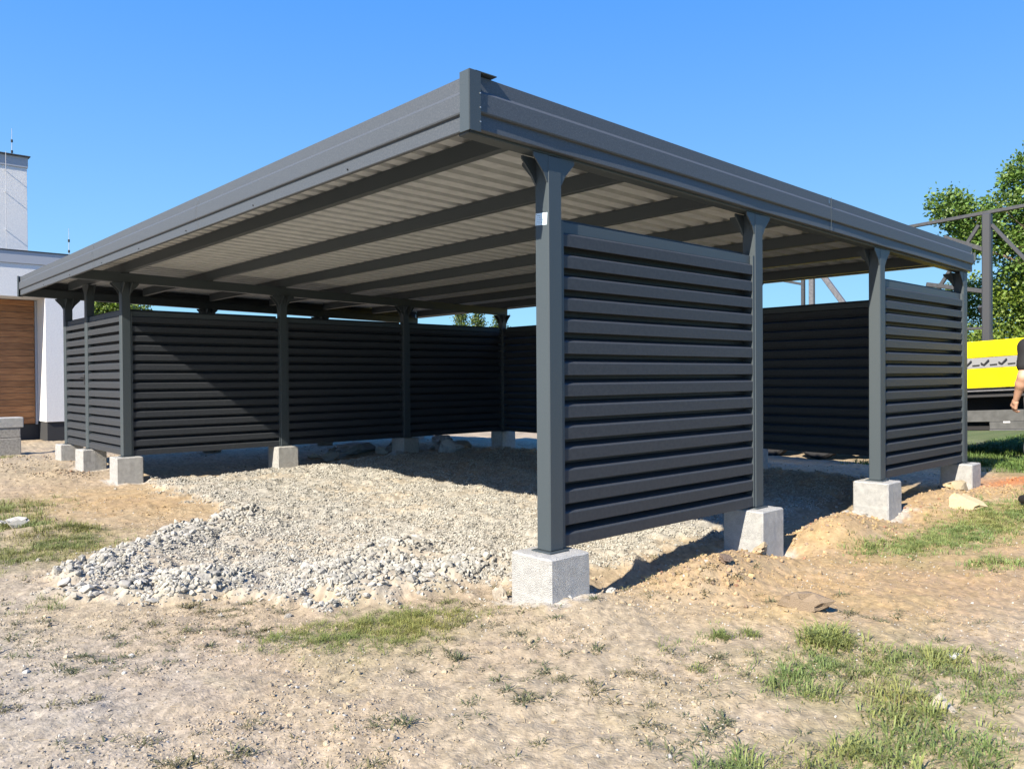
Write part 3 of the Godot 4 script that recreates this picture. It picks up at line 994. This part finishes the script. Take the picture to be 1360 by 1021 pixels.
	# back wall looks into the carport (towards -x)
	for q in [[-8.55, -5.82], [-5.70, -3.02], [-2.90, -.12]]:
		var hi: float = q[1]
		var lo: float = q[0]
		louvre(c, Vector3(7.2 + d, -.012, lo), -PI / 2, hi - lo)
	louvre(c, Vector3(7.2 + d, -.012, -11.67), -PI / 2, 3.0)
	# storage front and its outer wall
	louvre(c, Vector3(d, 0, -10.35), -PI / 2, 1.68, "fixed louvre panel of the storage room front")
	var door := louvre(c, Vector3(d, 0, -11.67), -PI / 2, 1.20, "louvred storage room door with a handle")
	door.name = "door"
	var hd := Builder.new()
	hd.box(Vector3(1.155, 1.10, .012), Vector3(.035, .16, .008), .002)
	hd.bar(Vector3(1.155, 1.13, .01), Vector3(1.155, 1.13, .06), .009, .009, 7)
	hd.bar(Vector3(1.155, 1.13, .06), Vector3(1.05, 1.13, .06), .009, .008, 7)
	put(hd.mesh(), "handle", M.dark, door)

func sticker_print() -> ImageTexture:
	var im := Image.create(104, 75, false, Image.FORMAT_RGB8)
	im.fill(Color(.80, .88, .93))
	var r := RandomNumberGenerator.new()
	r.seed = 5
	# print too small to read: a few broken lines
	for y in [14, 26, 40, 52, 60]:
		var x := 14
		while x < 88:
			var w := r.randi_range(3, 9)
			if r.randf() < .75:
				im.fill_rect(Rect2i(x, y + r.randi_range(-1, 1), w, 4 if y < 30 else 2), Color(.30, .40, .48))
			x += w + 3
	for p in [[5, 6], [95, 6], [5, 66], [95, 66]]:
		im.fill_rect(Rect2i(p[0], p[1], 4, 4), Color(.15, .18, .2))
	return ImageTexture.create_from_image(im)

func footing(x: float, z: float, deep: float, taper: float, turn: float, label: String) -> void:
	var b := Builder.new()
	var r := RandomNumberGenerator.new()
	r.seed = int(x * 100) * 3 + int(z * 100)
	# cast block with rounded, slightly chipped edges: rings of points from the bottom to the top
	var rows := []
	var hs := .18
	for q in [[-deep, 1.0], [-.30, .6], [-.20, .4], [-.10, .2], [-.012, .0], [-.003, .0], [-.002, .0]]:
		var ring := []
		var s: float = hs + taper * q[1]
		if q[0] > -.008: s -= .009
		if q[0] > -.0025: s -= .05
		for k in 28:
			var side := k / 7
			var f := (k % 7) / 7.0
			var e := .014
			var u := lerpf(-1, 1, f)
			var p := Vector2.ZERO
			var lim := s - e
			match side:
				0: p = Vector2(lerpf(-lim, lim, minf(f / .857, 1.0)), -s)
				1: p = Vector2(s, lerpf(-lim, lim, minf(f / .857, 1.0)))
				2: p = Vector2(lerpf(lim, -lim, minf(f / .857, 1.0)), s)
				3: p = Vector2(-s, lerpf(lim, -lim, minf(f / .857, 1.0)))
			var j: float = .0008 * r.randfn()
			if q[0] > -.02: j -= absf(r.randfn()) * .002
			p += p.normalized() * j
			ring.append(Vector3(p.x, q[0] - (absf(r.randfn()) * .0025 if q[0] > -.02 and q[0] < -.0025 else 0.0), p.y))
		rows.append(ring)
	for i in rows.size() - 1:
		for k in 28:
			var a: Vector3 = rows[i][k]
			var a2: Vector3 = rows[i][(k + 1) % 28]
			var c2: Vector3 = rows[i + 1][(k + 1) % 28]
			var c1: Vector3 = rows[i + 1][k]
			b.quad(a, a2, c2, c1, Vector3(a.x + a2.x, .2 if i < 4 else 3.0, a.z + a2.z))
	for k in 28:
		b.tri(Vector3(0, -.0018, 0), rows[6][k], rows[6][(k + 1) % 28], Vector3.UP)
		b.tri(Vector3(0, -deep, 0), rows[0][k], rows[0][(k + 1) % 28], Vector3.DOWN)
	var o := put(b.mesh(), "concrete_footing", M.concrete, null, Vector3(x + .06, 0, z - .06))
	o.rotation.y = turn
	tag(o, label, "footing", "concrete footings under the carport columns")

func build_footings() -> void:
	footing(0, 0, .55, .0, .0, "concrete footing block under the near corner column")
	footing(2.4, 0, .6, .0, .03, "taller concrete footing at the far end of the near louvre panel")
	footing(4.8, 0, .6, .0, .03, "bright concrete footing at the near end of the far louvre panel")
	footing(7.2, 0, .6, .0, .04, "farthest concrete footing on the right side of the carport")
	footing(0, -8.55, .6, .0, -.02, "concrete footing under the storage room's corner column")
	footing(0, -10.35, .6, .0, .05, "concrete footing in the middle of the storage room front")
	footing(0, -11.67, .6, .0, .0, "leftmost concrete footing under the storage door side")
	footing(2.4, -8.55, .6, .0, .0, "second concrete footing along the left wall, half in sunlight")
	footing(4.8, -8.55, .6, .0, .06, "third concrete footing along the left wall, in the shade")
	footing(7.2, -8.55, .6, .0, .0, "concrete footing under the back corner column")
	footing(7.2, -2.9, .6, .0, .0, "shaded concrete footing under the back wall nearest the right side")
	footing(7.2, -5.7, .6, .0, .0, "shaded concrete footing under the middle of the back wall")
	for i in 3:
		footing(2.4 * (i + 1), -11.67, .6, .0, .0, "concrete footing behind the storage room, %s from the front" % ["second", "third", "last"][i])

# ---------------------------------------------------------------- the house
func build_house() -> void:
	var h := thing("white_house", Vector3(0, -.4, -17.37), "modern white flat-roofed house with timber-clad recess at the left edge", "house")
	var put_box := func(called: String, m: Material, a: Vector3, b: Vector3, ch := .004) -> MeshInstance3D:
		var q := Builder.new()
		q.box((a + b) * .5, b - a, ch)
		return put(q.mesh(), called, m, h, Vector3(0, .4, 17.37))
	# solid wall right of the recess, lintel over it, wall further left
	put_box.call("wall", M.plaster, Vector3(.905, .12, -24.0), Vector3(1.80, 3.74, -17.37))
	put_box.call("wall", M.plaster, Vector3(-7.0, 2.99, -18.16), Vector3(.902, 3.74, -17.372))
	put_box.call("wall", M.plaster, Vector3(-7.0, .12, -18.60), Vector3(.902, 3.73, -18.24))
	put_box.call("wall", M.plaster, Vector3(-7.0, .12, -24.0), Vector3(-6.7, 3.73, -18.62))
	put_box.call("parapet", M.flashing, Vector3(-7.03, 3.742, -24.03), Vector3(1.83, 4.015, -17.345))
	put_box.call("coping", M.galv_dark, Vector3(-7.05, 4.017, -24.05), Vector3(1.85, 4.04, -17.325))
	put_box.call("plinth", M.plinth, Vector3(.93, -.8, -23.9), Vector3(1.77, .118, -17.40))
	put_box.call("plinth", M.plinth, Vector3(-6.9, -.8, -23.8), Vector3(.926, .05, -18.22))
	# upper storey
	put_box.call("upper_storey", M.plaster, Vector3(-6.0, 4.05, -23.0), Vector3(.70, 6.06, -18.0))
	put_box.call("upper_parapet", M.flashing, Vector3(-6.02, 6.062, -23.02), Vector3(.72, 6.31, -17.98))
	put_box.call("upper_coping", M.galv_dark, Vector3(-6.05, 6.312, -23.05), Vector3(.765, 6.34, -17.93))
	# timber boards in the recess
	var cl := Node3D.new()
	cl.name = "cladding"
	h.add_child(cl)
	for k in 20:
		var q := Builder.new()
		var off := (hash(k * 13) % 10) * .0006
		q.box(Vector3(-2.95, 0, off), Vector3(7.60, .138, .03), .004)
		put(q.mesh(), "board", M.wood[hash(k * 5 + 2) % 4], cl, Vector3(0, .4 + .13 + k * .1465, 17.37 - 18.205))
	var jm := Builder.new()
	jm.box(Vector3(.878, 1.51, -18.19), Vector3(.045, 2.94, .07), .003)
	put(jm.mesh(), "jamb", M.flashing, h, Vector3(0, .4, 17.37))
	# lightning conductor on the upper storey, held off the wall by pins
	var w := Builder.new()
	var zz := -17.90
	w.bar(Vector3(.255, 6.35, zz + .03), Vector3(.255, 5.75, zz), .006, .006, 6)
	w.bar(Vector3(.255, 5.75, zz), Vector3(.25, 4.06, zz), .006, .006, 6)
	var wire := put(w.mesh(), "lightning_conductor", M.wire, h, Vector3(0, .4, 17.37))
	for y in [5.44, 4.57, 5.95]:
		var p := Builder.new()
		p.bar(Vector3(.252, y, -18.0), Vector3(.252, y, zz + .012), .008, .008, 6)
		put(p.mesh(), "pin", M.wire, wire)
	for q in [[.42, 6.34, -18.1], [1.43, 4.04, -17.42]]:
		var r := Builder.new()
		r.bar(Vector3(q[0], q[1], q[2]), Vector3(q[0], q[1] + .62, q[2]), .008, .004, 6)
		var rod := put(r.mesh(), "lightning_rod", M.wire, h, Vector3(0, .4, 17.37))
		for y in [.05, .30]:
			var k := Builder.new()
			k.bar(Vector3(q[0], q[1] + y, q[2]), Vector3(q[0], q[1] + y + .06, q[2]), .022, .022, 8)
			put(k.mesh(), "clamp", M.black, rod)
	# slabs piled in front of the house
	var slab := func(called: String, m: Material, a: Vector3, b: Vector3, label: String) -> void:
		var q := Builder.new()
		q.box((b - a) * .5 * Vector3(0, 1, 0), b - a, .012)
		var o := put(q.mesh(), called, m, null, Vector3((a.x + b.x) / 2, a.y, (a.z + b.z) / 2))
		tag(o, label, "block")
	slab.call("kerb_slab", M.concrete, Vector3(-1.5, .195, -14.35), Vector3(-.19, .39, -13.98), "pale smooth concrete slab on top of the block pile by the house")
	slab.call("concrete_block", M.concrete_old, Vector3(-1.45, .005, -14.32), Vector3(-.24, .193, -13.99), "brownish concrete block in the middle of the pile by the house")
	slab.call("concrete_block", M.concrete_old, Vector3(-1.47, -.42, -14.33), Vector3(-.235, .003, -13.985), "lowest concrete block of the pile by the house")

# ---------------------------------------------------------------- the trailer
func build_trailer() -> void:
	var t := thing("flatbed_trailer", Vector3(11.4, 0, -1.0), "yellow-sided flatbed trailer with steel frame and silver latch rail", "trailer")
	t.rotation.x = -.055
	var bx := func(called: String, m: Material, a: Vector3, b: Vector3, ch := .004, parent: Node = t) -> MeshInstance3D:
		var q := Builder.new()
		q.box((a + b) * .5, b - a, ch)
		return put(q.mesh(), called, m, parent)
	for x in [0.0, 2.36]:
		bx.call("side_board", M.yellow, Vector3(x - .03, 1.372, -6.0), Vector3(x + .03, 1.65, 3.4), .01)
		bx.call("side_board", M.yellow, Vector3(x - .03, .862, -6.0), Vector3(x + .03, 1.188, 3.4), .01)
		bx.call("latch_rail", M.silver, Vector3(x - .022, 1.190, -6.0), Vector3(x + .022, 1.370, 3.4), .008)
	for k in 17:
		var z := -.257 + .265 * (k - 9)
		var q := Builder.new()
		q.beam(Vector3(-.035, 1.245, z), Vector3(-.05, 1.33, z + .085), .022, .018, .003, Vector3.RIGHT)
		q.beam(Vector3(-.035, 1.25, z), Vector3(-.045, 1.285, z - .04), .022, .018, .003, Vector3.RIGHT)
		put(q.mesh(), "latch", M.dark, t)
		var r := Builder.new()
		r.beam(Vector3(-.028, 1.245, z + .09), Vector3(-.028, 1.25, z + .20), .022, .02, .003)
		put(r.mesh(), "rod", M.galv_dark, t)
	bx.call("bed_edge", M.galv, Vector3(-.05, .80, -6.0), Vector3(.0, .825, 3.4), .004)
	bx.call("bed", M.dark, Vector3(.02, .70, -5.98), Vector3(2.34, .855, 3.38), .01)
	bx.call("chassis", M.black, Vector3(.35, .42, -5.9), Vector3(.62, .695, 3.3), .01)
	bx.call("chassis", M.black, Vector3(1.75, .42, -5.9), Vector3(2.02, .695, 3.3), .01)
	bx.call("tool_box", M.black, Vector3(.10, .14, -2.6), Vector3(.9, .46, .02), .01)
	var gd: MeshInstance3D = bx.call("side_guard", M.grey_paint, Vector3(.0, .29, -1.6), Vector3(.05, .485, 3.2), .006)
	bx.call("plate", M.grey_paint, Vector3(-.01, .165, .03), Vector3(.045, .288, 3.2), .006, gd)
	bx.call("marker", M.plaster, Vector3(-.018, .27, .24), Vector3(-.012, .295, .34), .001, gd)
	bx.call("lip", M.galv, Vector3(-.02, .145, .03), Vector3(.05, .162, 3.2), .003, gd)
	for z in [-3.05, -4.15, 2.3]:
		for x in [.18, 2.18]:
			var w := Builder.new()
			var cz := Vector3(x, .10, z)
			var prof := [[-.12, .28], [-.13, .44], [-.10, .49], [.10, .49], [.13, .44], [.12, .28]]
			for k in 24:
				var f := TAU * k / 24
				var g := TAU * (k + 1) / 24
				for i in prof.size() - 1:
					var p0 := cz + Vector3(prof[i][0], cos(f) * prof[i][1], sin(f) * prof[i][1])
					var p1 := cz + Vector3(prof[i][0], cos(g) * prof[i][1], sin(g) * prof[i][1])
					var p2 := cz + Vector3(prof[i + 1][0], cos(g) * prof[i + 1][1], sin(g) * prof[i + 1][1])
					var p3 := cz + Vector3(prof[i + 1][0], cos(f) * prof[i + 1][1], sin(f) * prof[i + 1][1])
					w.quad(p0, p1, p2, p3, (p0 + p2) * .5 - cz)
			var wh := put(w.mesh(), "wheel", M.rubber, t)
			var rim := Builder.new()
			rim.bar(cz + Vector3(-.09, 0, 0), cz + Vector3(.09, 0, 0), .29, .29, 20)
			rim.bar(cz + Vector3(-.13, 0, 0), cz + Vector3(-.09, 0, 0), .09, .12, 10)
			put(rim.mesh(), "rim", M.galv_dark, wh)
	# steel frame standing on the bed (positions relative to x 11.4, z -1)
	var fx := .6
	var fr := func(a: Vector2, b: Vector2, w: float, m: Material, x := fx) -> void:
		var q := Builder.new()
		q.beam(Vector3(x, a.y, a.x + 1.0 + .055 * a.y), Vector3(x, b.y, b.x + 1.0 + .055 * b.y), w, w, w * .12, Vector3.RIGHT)
		put(q.mesh(), "frame_bar", m, t)
	var lift := func(z: float, y: float) -> Vector2:
		return Vector2(z, y - .055 * (z + 1.0))
	for x in [fx]:
		fr.call(lift.call(-1.2, .86), lift.call(-1.2, 3.88), .14, M.post, x)
		fr.call(lift.call(-4.5, 3.74), lift.call(.3, 3.97), .062, M.galv_dark, x)
		fr.call(lift.call(-1.33, 3.70), lift.call(-2.15, 2.40), .062, M.galv_dark, x)
		fr.call(lift.call(-1.13, 3.68), lift.call(.4, 1.70), .06, M.post, x)
		fr.call(lift.call(-4.61, .86), lift.call(-4.61, 3.72), .07, M.galv_dark, x)
		fr.call(lift.call(-4.42, .86), lift.call(-4.42, 3.72), .10, M.galv, x)
		fr.call(lift.call(-4.40, 3.40), lift.call(-3.20, 1.72), .10, M.galv, x)
		fr.call(lift.call(-5.2, 3.11), lift.call(-4.58, 2.95), .05, M.galv_dark, x)
	fr.call(lift.call(-1.9, 3.56), lift.call(-1.25, 3.26), .08, M.galv_dark)
	fr.call(lift.call(-2.2, 2.74), lift.call(-1.24, 2.53), .08, M.galv_dark)
	fr.call(lift.call(-2.2, 1.90), lift.call(-1.24, 1.89), .05, M.galv_dark)
	for z in [-4.5, -1.2]:
		var q := Builder.new()
		q.beam(Vector3(fx + .04, 2.3, z + 1.0), Vector3(fx + 1.3, .86, z + 1.0), .06, .06, .006)
		put(q.mesh(), "frame_bar", M.galv_dark, t)
	bx.call("tarpaulin_roll", M.black, Vector3(fx - .1, 2.36, -3.4), Vector3(fx + .2, 2.58, -2.4), .05)
	bx.call("post_foot", M.galv_dark, Vector3(fx - .2, 2.30, -3.3), Vector3(fx + .0, 2.36, -2.5), .01)

# ---------------------------------------------------------------- a person, as a field of tapered bones meshed with surface nets
func nets(bones: Array, cell: float, k: float, into: Builder) -> void:
	var lo := Vector3.ONE * 1e9
	var hi := Vector3.ONE * -1e9
	for b in bones:
		for e in 2:
			var r: Vector3 = Vector3.ONE * (b[2 + e] + cell * 3)
			lo = lo.min(b[e] - r)
			hi = hi.max(b[e] + r)
	var dim := Vector3i(((hi - lo) / cell).ceil()) + Vector3i.ONE
	var f := PackedFloat32Array()
	f.resize(dim.x * dim.y * dim.z)
	f.fill(9.0)
	var sx := 1
	var sy := dim.x
	var sz := dim.x * dim.y
	for b in bones:
		var p0: Vector3 = b[0]
		var p1: Vector3 = b[1]
		var r0: float = b[2]
		var r1: float = b[3]
		var sq: Vector3 = b[4] if b.size() > 4 else Vector3.ONE
		var m: float = maxf(r0, r1) * maxf(1.0 / sq.x, maxf(1.0 / sq.y, 1.0 / sq.z)) + k + cell * 2.5
		var a := Vector3i(((p0.min(p1) - Vector3.ONE * m - lo) / cell).floor()).clamp(Vector3i.ZERO, dim - Vector3i.ONE)
		var z := Vector3i(((p0.max(p1) + Vector3.ONE * m - lo) / cell).ceil()).clamp(Vector3i.ZERO, dim - Vector3i.ONE)
		var d := (p1 - p0) * sq
		var dd := maxf(d.length_squared(), 1e-9)
		for iz in range(a.z, z.z + 1):
			for iy in range(a.y, z.y + 1):
				for ix in range(a.x, z.x + 1):
					var q := (lo + Vector3(ix, iy, iz) * cell - p0) * sq
					var t := clampf(q.dot(d) / dd, 0, 1)
					var s := (q - d * t).length() - lerpf(r0, r1, t)
					var i := ix * sx + iy * sy + iz * sz
					var o := f[i]
					var h := maxf(k - absf(o - s), 0.0) / k
					f[i] = minf(o, s) - h * h * k * .25
	var vid := {}
	var pos := PackedVector3Array()
	var nor := PackedVector3Array()
	var corners := [0, sx, sy, sx + sy, sz, sx + sz, sy + sz, sx + sy + sz]
	var off := [Vector3(0, 0, 0), Vector3(1, 0, 0), Vector3(0, 1, 0), Vector3(1, 1, 0), Vector3(0, 0, 1), Vector3(1, 0, 1), Vector3(0, 1, 1), Vector3(1, 1, 1)]
	var edges := [[0, 1], [2, 3], [4, 5], [6, 7], [0, 2], [1, 3], [4, 6], [5, 7], [0, 4], [1, 5], [2, 6], [3, 7]]
	for iz in dim.z - 1:
		for iy in dim.y - 1:
			for ix in dim.x - 1:
				var i := ix + iy * sy + iz * sz
				var w := f[i]
				if absf(w) > cell * 2.5 and w < 8.0:
					continue
				var neg := 0
				for c in 8:
					if f[i + corners[c]] < 0.0: neg += 1
				if neg == 0 or neg == 8: continue
				var sum := Vector3.ZERO
				var cnt := 0
				for e in edges:
					var fa: float = f[i + corners[e[0]]]
					var fb: float = f[i + corners[e[1]]]
					if (fa < 0.0) != (fb < 0.0):
						sum += off[e[0]].lerp(off[e[1]], fa / (fa - fb))
						cnt += 1
				var g := Vector3.ZERO
				for c in 8:
					g += (off[c] - Vector3.ONE * .5) * f[i + corners[c]]
				vid[i] = pos.size()
				pos.append(lo + (Vector3(ix, iy, iz) + sum / cnt) * cell)
				nor.append(g.normalized())
	for i in vid:
		for ax in 3:
			var s0: int = [sx, sy, sz][ax]
			var s1: int = [sy, sz, sx][ax]
			var s2: int = [sz, sx, sy][ax]
			var b: int = i + s0
			if b >= f.size(): continue
			if (f[i] < 0.0) == (f[b] < 0.0): continue
			if not (vid.has(i - s1) and vid.has(i - s2) and vid.has(i - s1 - s2)): continue
			var q := [vid[i], vid[i - s1], vid[i - s1 - s2], vid[i - s2]]
			var outw: Vector3 = nor[q[0]] + nor[q[1]] + nor[q[2]] + nor[q[3]]
			for tr in [[0, 1, 2], [0, 2, 3]]:
				var p: Vector3 = pos[q[tr[0]]]
				var u: Vector3 = pos[q[tr[1]]]
				var x: Vector3 = pos[q[tr[2]]]
				var order := [tr[0], tr[2], tr[1]]
				if (u - p).cross(x - p).dot(outw) < 0.0:
					order = tr
				for e in order:
					into.v.append(pos[q[e]])
					into.n.append(nor[q[e]])

func build_person() -> void:
	var at := Vector3(5.868, 0, 1.203)
	at.y = height(at.x, at.z)
	var p := thing("person", at, "person in black t-shirt and grey trousers standing at the right edge", "person")
	p.rotation.y = atan2(.67, -.74)
	p.scale = Vector3.ONE * 1.10
	var V := func(x: float, y: float, z: float) -> Vector3: return Vector3(x, y, z)
	var hand := func(s: float, w: Vector3, e: Vector3) -> Array:
		# palm hangs from the wrist, four fingers curled a little, thumb from the side
		var dn := (w - e).normalized()
		var fwd := Vector3(0, 0, 1)
		fwd = (fwd - dn * fwd.dot(dn)).normalized()
		var inw := fwd.cross(dn) * (1.0 if fwd.cross(dn).x * s < 0 else -1.0)
		var o := [[w, w + dn * .035, .024, .026], [w + dn * .03 + fwd * .02, w + dn * .085 + fwd * .026, .017, .016], [w + dn * .03 - fwd * .018, w + dn * .082 - fwd * .028, .016, .014], [w + dn * .03, w + dn * .086, .018, .016]]
		for k in 4:
			var l: float = [.040, .045, .042, .033][k]
			var b := w + dn * (.088 - .004 * absf(k - 1.2)) + fwd * (.029 - .019 * k)
			var j1 := b + (dn * .92 + inw * .38).normalized() * l
			var j2 := j1 + (dn * .55 + inw * .83).normalized() * l * .62
			var j3 := j2 + (dn * .1 + inw * .99).normalized() * l * .48
			o.append_array([[b, j1, .0095, .0088], [j1, j2, .0088, .008], [j2, j3, .008, .0068]])
		var tb := w + dn * .03 + fwd * .026 + inw * .006
		var t1 := tb + (dn * .62 + fwd * .68 + inw * .35).normalized() * .045
		var t2 := t1 + (dn * .85 + fwd * .30 + inw * .4).normalized() * .032
		o.append_array([[tb, t1, .014, .0105], [t1, t2, .0105, .008]])
		return o
	var body := []
	var tee := []
	var legs := []
	var hands := Builder.new()
	for s in [1.0, -1.0]:
		var sh: Vector3 = V.call(.185 * s, 1.455, -.01)
		var el: Vector3 = V.call(.245 * s, 1.18, -.035)
		var wr: Vector3 = V.call(.228 * s, .975, .09)
		body.append_array([[V.call(.06 * s, 1.46, -.01), sh, .06, .062], [sh, el, .054, .041], [el, el.lerp(wr, .3), .043, .044], [el.lerp(wr, .3), wr, .044, .027]])
		tee.append_array([[V.call(.06 * s, 1.46, -.01), sh, .075, .074], [sh, sh.lerp(el, .62), .072, .068]])
		body.append_array([[V.call(.09 * s, .95, 0), V.call(.105 * s, .52, .015), .082, .055], [V.call(.105 * s, .52, .015), V.call(.108 * s, .34, -.012), .054, .052], [V.call(.108 * s, .34, -.012), V.call(.11 * s, .09, -.03), .052, .036], [V.call(.11 * s, .05, -.05), V.call(.125 * s, .035, .13), .04, .03]])
		legs.append_array([[V.call(.088 * s, .96, 0), V.call(.105 * s, .52, .015), .108, .08], [V.call(.105 * s, .52, .015), V.call(.112 * s, .10, -.02), .08, .072]])
		nets(hand.call(s, wr, el), .0045, .010, hands)
	body.append_array([[V.call(0, 1.0, 0), V.call(0, 1.18, .005), .125, .118], [V.call(0, 1.18, .005), V.call(0, 1.38, -.005), .125, .14], [V.call(0, 1.46, -.02), V.call(0, 1.58, .0), .058, .055], [V.call(0, 1.655, .035), V.call(0, 1.72, .0), .078, .092], [V.call(0, 1.60, .055), V.call(0, 1.64, .06), .045, .055], [V.call(0, 1.665, .115), V.call(0, 1.64, .135), .012, .015], [V.call(.078, 1.665, .01), V.call(.082, 1.69, .0), .013, .017], [V.call(-.078, 1.665, .01), V.call(-.082, 1.69, .0), .013, .017], [V.call(-.02, 1.612, .105), V.call(.02, 1.612, .105), .009, .009]])
	tee.append_array([[V.call(0, 1.08, 0), V.call(0, 1.40, -.012), .142, .146], [V.call(0, 1.40, -.012), V.call(0, 1.47, -.02), .13, .085], [V.call(-.05, 1.08, 0), V.call(-.06, 1.20, .005), .134, .132], [V.call(.05, 1.08, 0), V.call(.06, 1.20, .005), .134, .132], [V.call(-.065, 1.20, .005), V.call(-.07, 1.38, -.005), .13, .125], [V.call(.065, 1.20, .005), V.call(.07, 1.38, -.005), .13, .125]])
	legs.append_array([[V.call(-.05, .99, 0), V.call(.05, .99, 0), .13, .13]])
	var bb := Builder.new()
	nets(body, .014, .03, bb)
	bb.v.append_array(hands.v)
	bb.n.append_array(hands.n)
	put(bb.mesh(), "body", M.skin, p)
	var tb := Builder.new()
	nets(tee, .016, .05, tb)
	put(tb.mesh(), "t_shirt", M.tee, p)
	var lb := Builder.new()
	nets(legs, .016, .04, lb)
	put(lb.mesh(), "trousers", M.trousers, p)
	var hb := Builder.new()
	nets([[V.call(0, 1.73, -.012), V.call(0, 1.70, -.035), .099, .094], [V.call(0, 1.755, .03), V.call(0, 1.75, .0), .08, .09]], .014, .03, hb)
	put(hb.mesh(), "hair", M.hair, p)
	for s in [1.0, -1.0]:
		var sb := Builder.new()
		nets([[V.call(.11 * s, .05, -.06), V.call(.125 * s, .04, .15), .05, .042], [V.call(.11 * s, .10, -.03), V.call(.11 * s, .06, -.03), .05, .05]], .014, .03, sb)
		put(sb.mesh(), "shoe", M.black, p)
		var ey := Builder.new()
		ey.bar(V.call(.032 * s, 1.685, .095), V.call(.033 * s, 1.685, .106), .011, .008, 8)
		put(ey.mesh(), "eye", M.black, p)

# ----------------------------------------------------------------
func _ready() -> void:
	rng.seed = 20240611
	# camera
	var cam := Camera3D.new()
	cam.name = "camera"
	cam.fov = 51.52
	cam.near = .05
	cam.far = 900
	add_child(cam)
	cam.transform = Transform3D(Basis(Vector3.UP, -.73777) * Basis(Vector3.RIGHT, -.009825) * Basis(Vector3.BACK, -.006533), Vector3(-3.4979, 1.1014, 3.5025))
	cam.current = true
	# sky and exposure
	var env := Environment.new()
	var sky := Sky.new()
	var sm := ProceduralSkyMaterial.new()
	sm.sky_top_color = lin(.016, .126, .45)
	sm.sky_horizon_color = lin(.215, .41, .51)
	sm.sky_curve = .19
	sm.sky_energy_multiplier = 1.0
	sm.ground_bottom_color = lin(.12, .10, .07)
	sm.ground_horizon_color = lin(.20, .27, .30)
	sm.sun_angle_max = 1.0
	sky.sky_material = sm
	env.background_mode = Environment.BG_SKY
	env.sky = sky
	env.tonemap_mode = Environment.TONE_MAPPER_LINEAR
	env.tonemap_exposure = 2.2
	env.sdfgi_enabled = true
	env.ssao_enabled = true
	env.ssil_enabled = true
	var we := WorldEnvironment.new()
	we.name = "world"
	we.environment = env
	add_child(we)
	# sun: from the front left, a little to the right of the front fascia's normal
	var sun := DirectionalLight3D.new()
	sun.name = "sun"
	sun.light_energy = 1.6
	sun.light_color = Color(1.0, .955, .88)
	sun.light_angular_distance = .5
	sun.shadow_enabled = true
	add_child(sun)
	sun.look_at_from_position(Vector3.ZERO, Vector3(1.28, -1.0, -.23), Vector3.UP)

	for q in [[n_low, 1, .12, 2], [n_mid, 2, .9, 3], [n_fine, 3, 5.0, 3], [n_grit, 4, 14.0, 2], [n_col, 5, .8, 3]]:
		q[0].seed = q[1]
		q[0].frequency = q[2]
		q[0].fractal_octaves = q[3]
		q[0].noise_type = FastNoiseLite.TYPE_SIMPLEX_SMOOTH
	make_materials()
	print("materials ", Time.get_ticks_msec())
	build_ground()
	print("ground ", Time.get_ticks_msec())
	build_house()
	build_carport()
	build_footings()
	print("carport ", Time.get_ticks_msec())
	build_trees()
	print("trees ", Time.get_ticks_msec())
	build_trailer()
	build_person()
	print("person ", Time.get_ticks_msec())
	build_stones()
	build_gravel()
	print("gravel ", Time.get_ticks_msec())
	build_grass()
	print("grass ", Time.get_ticks_msec())
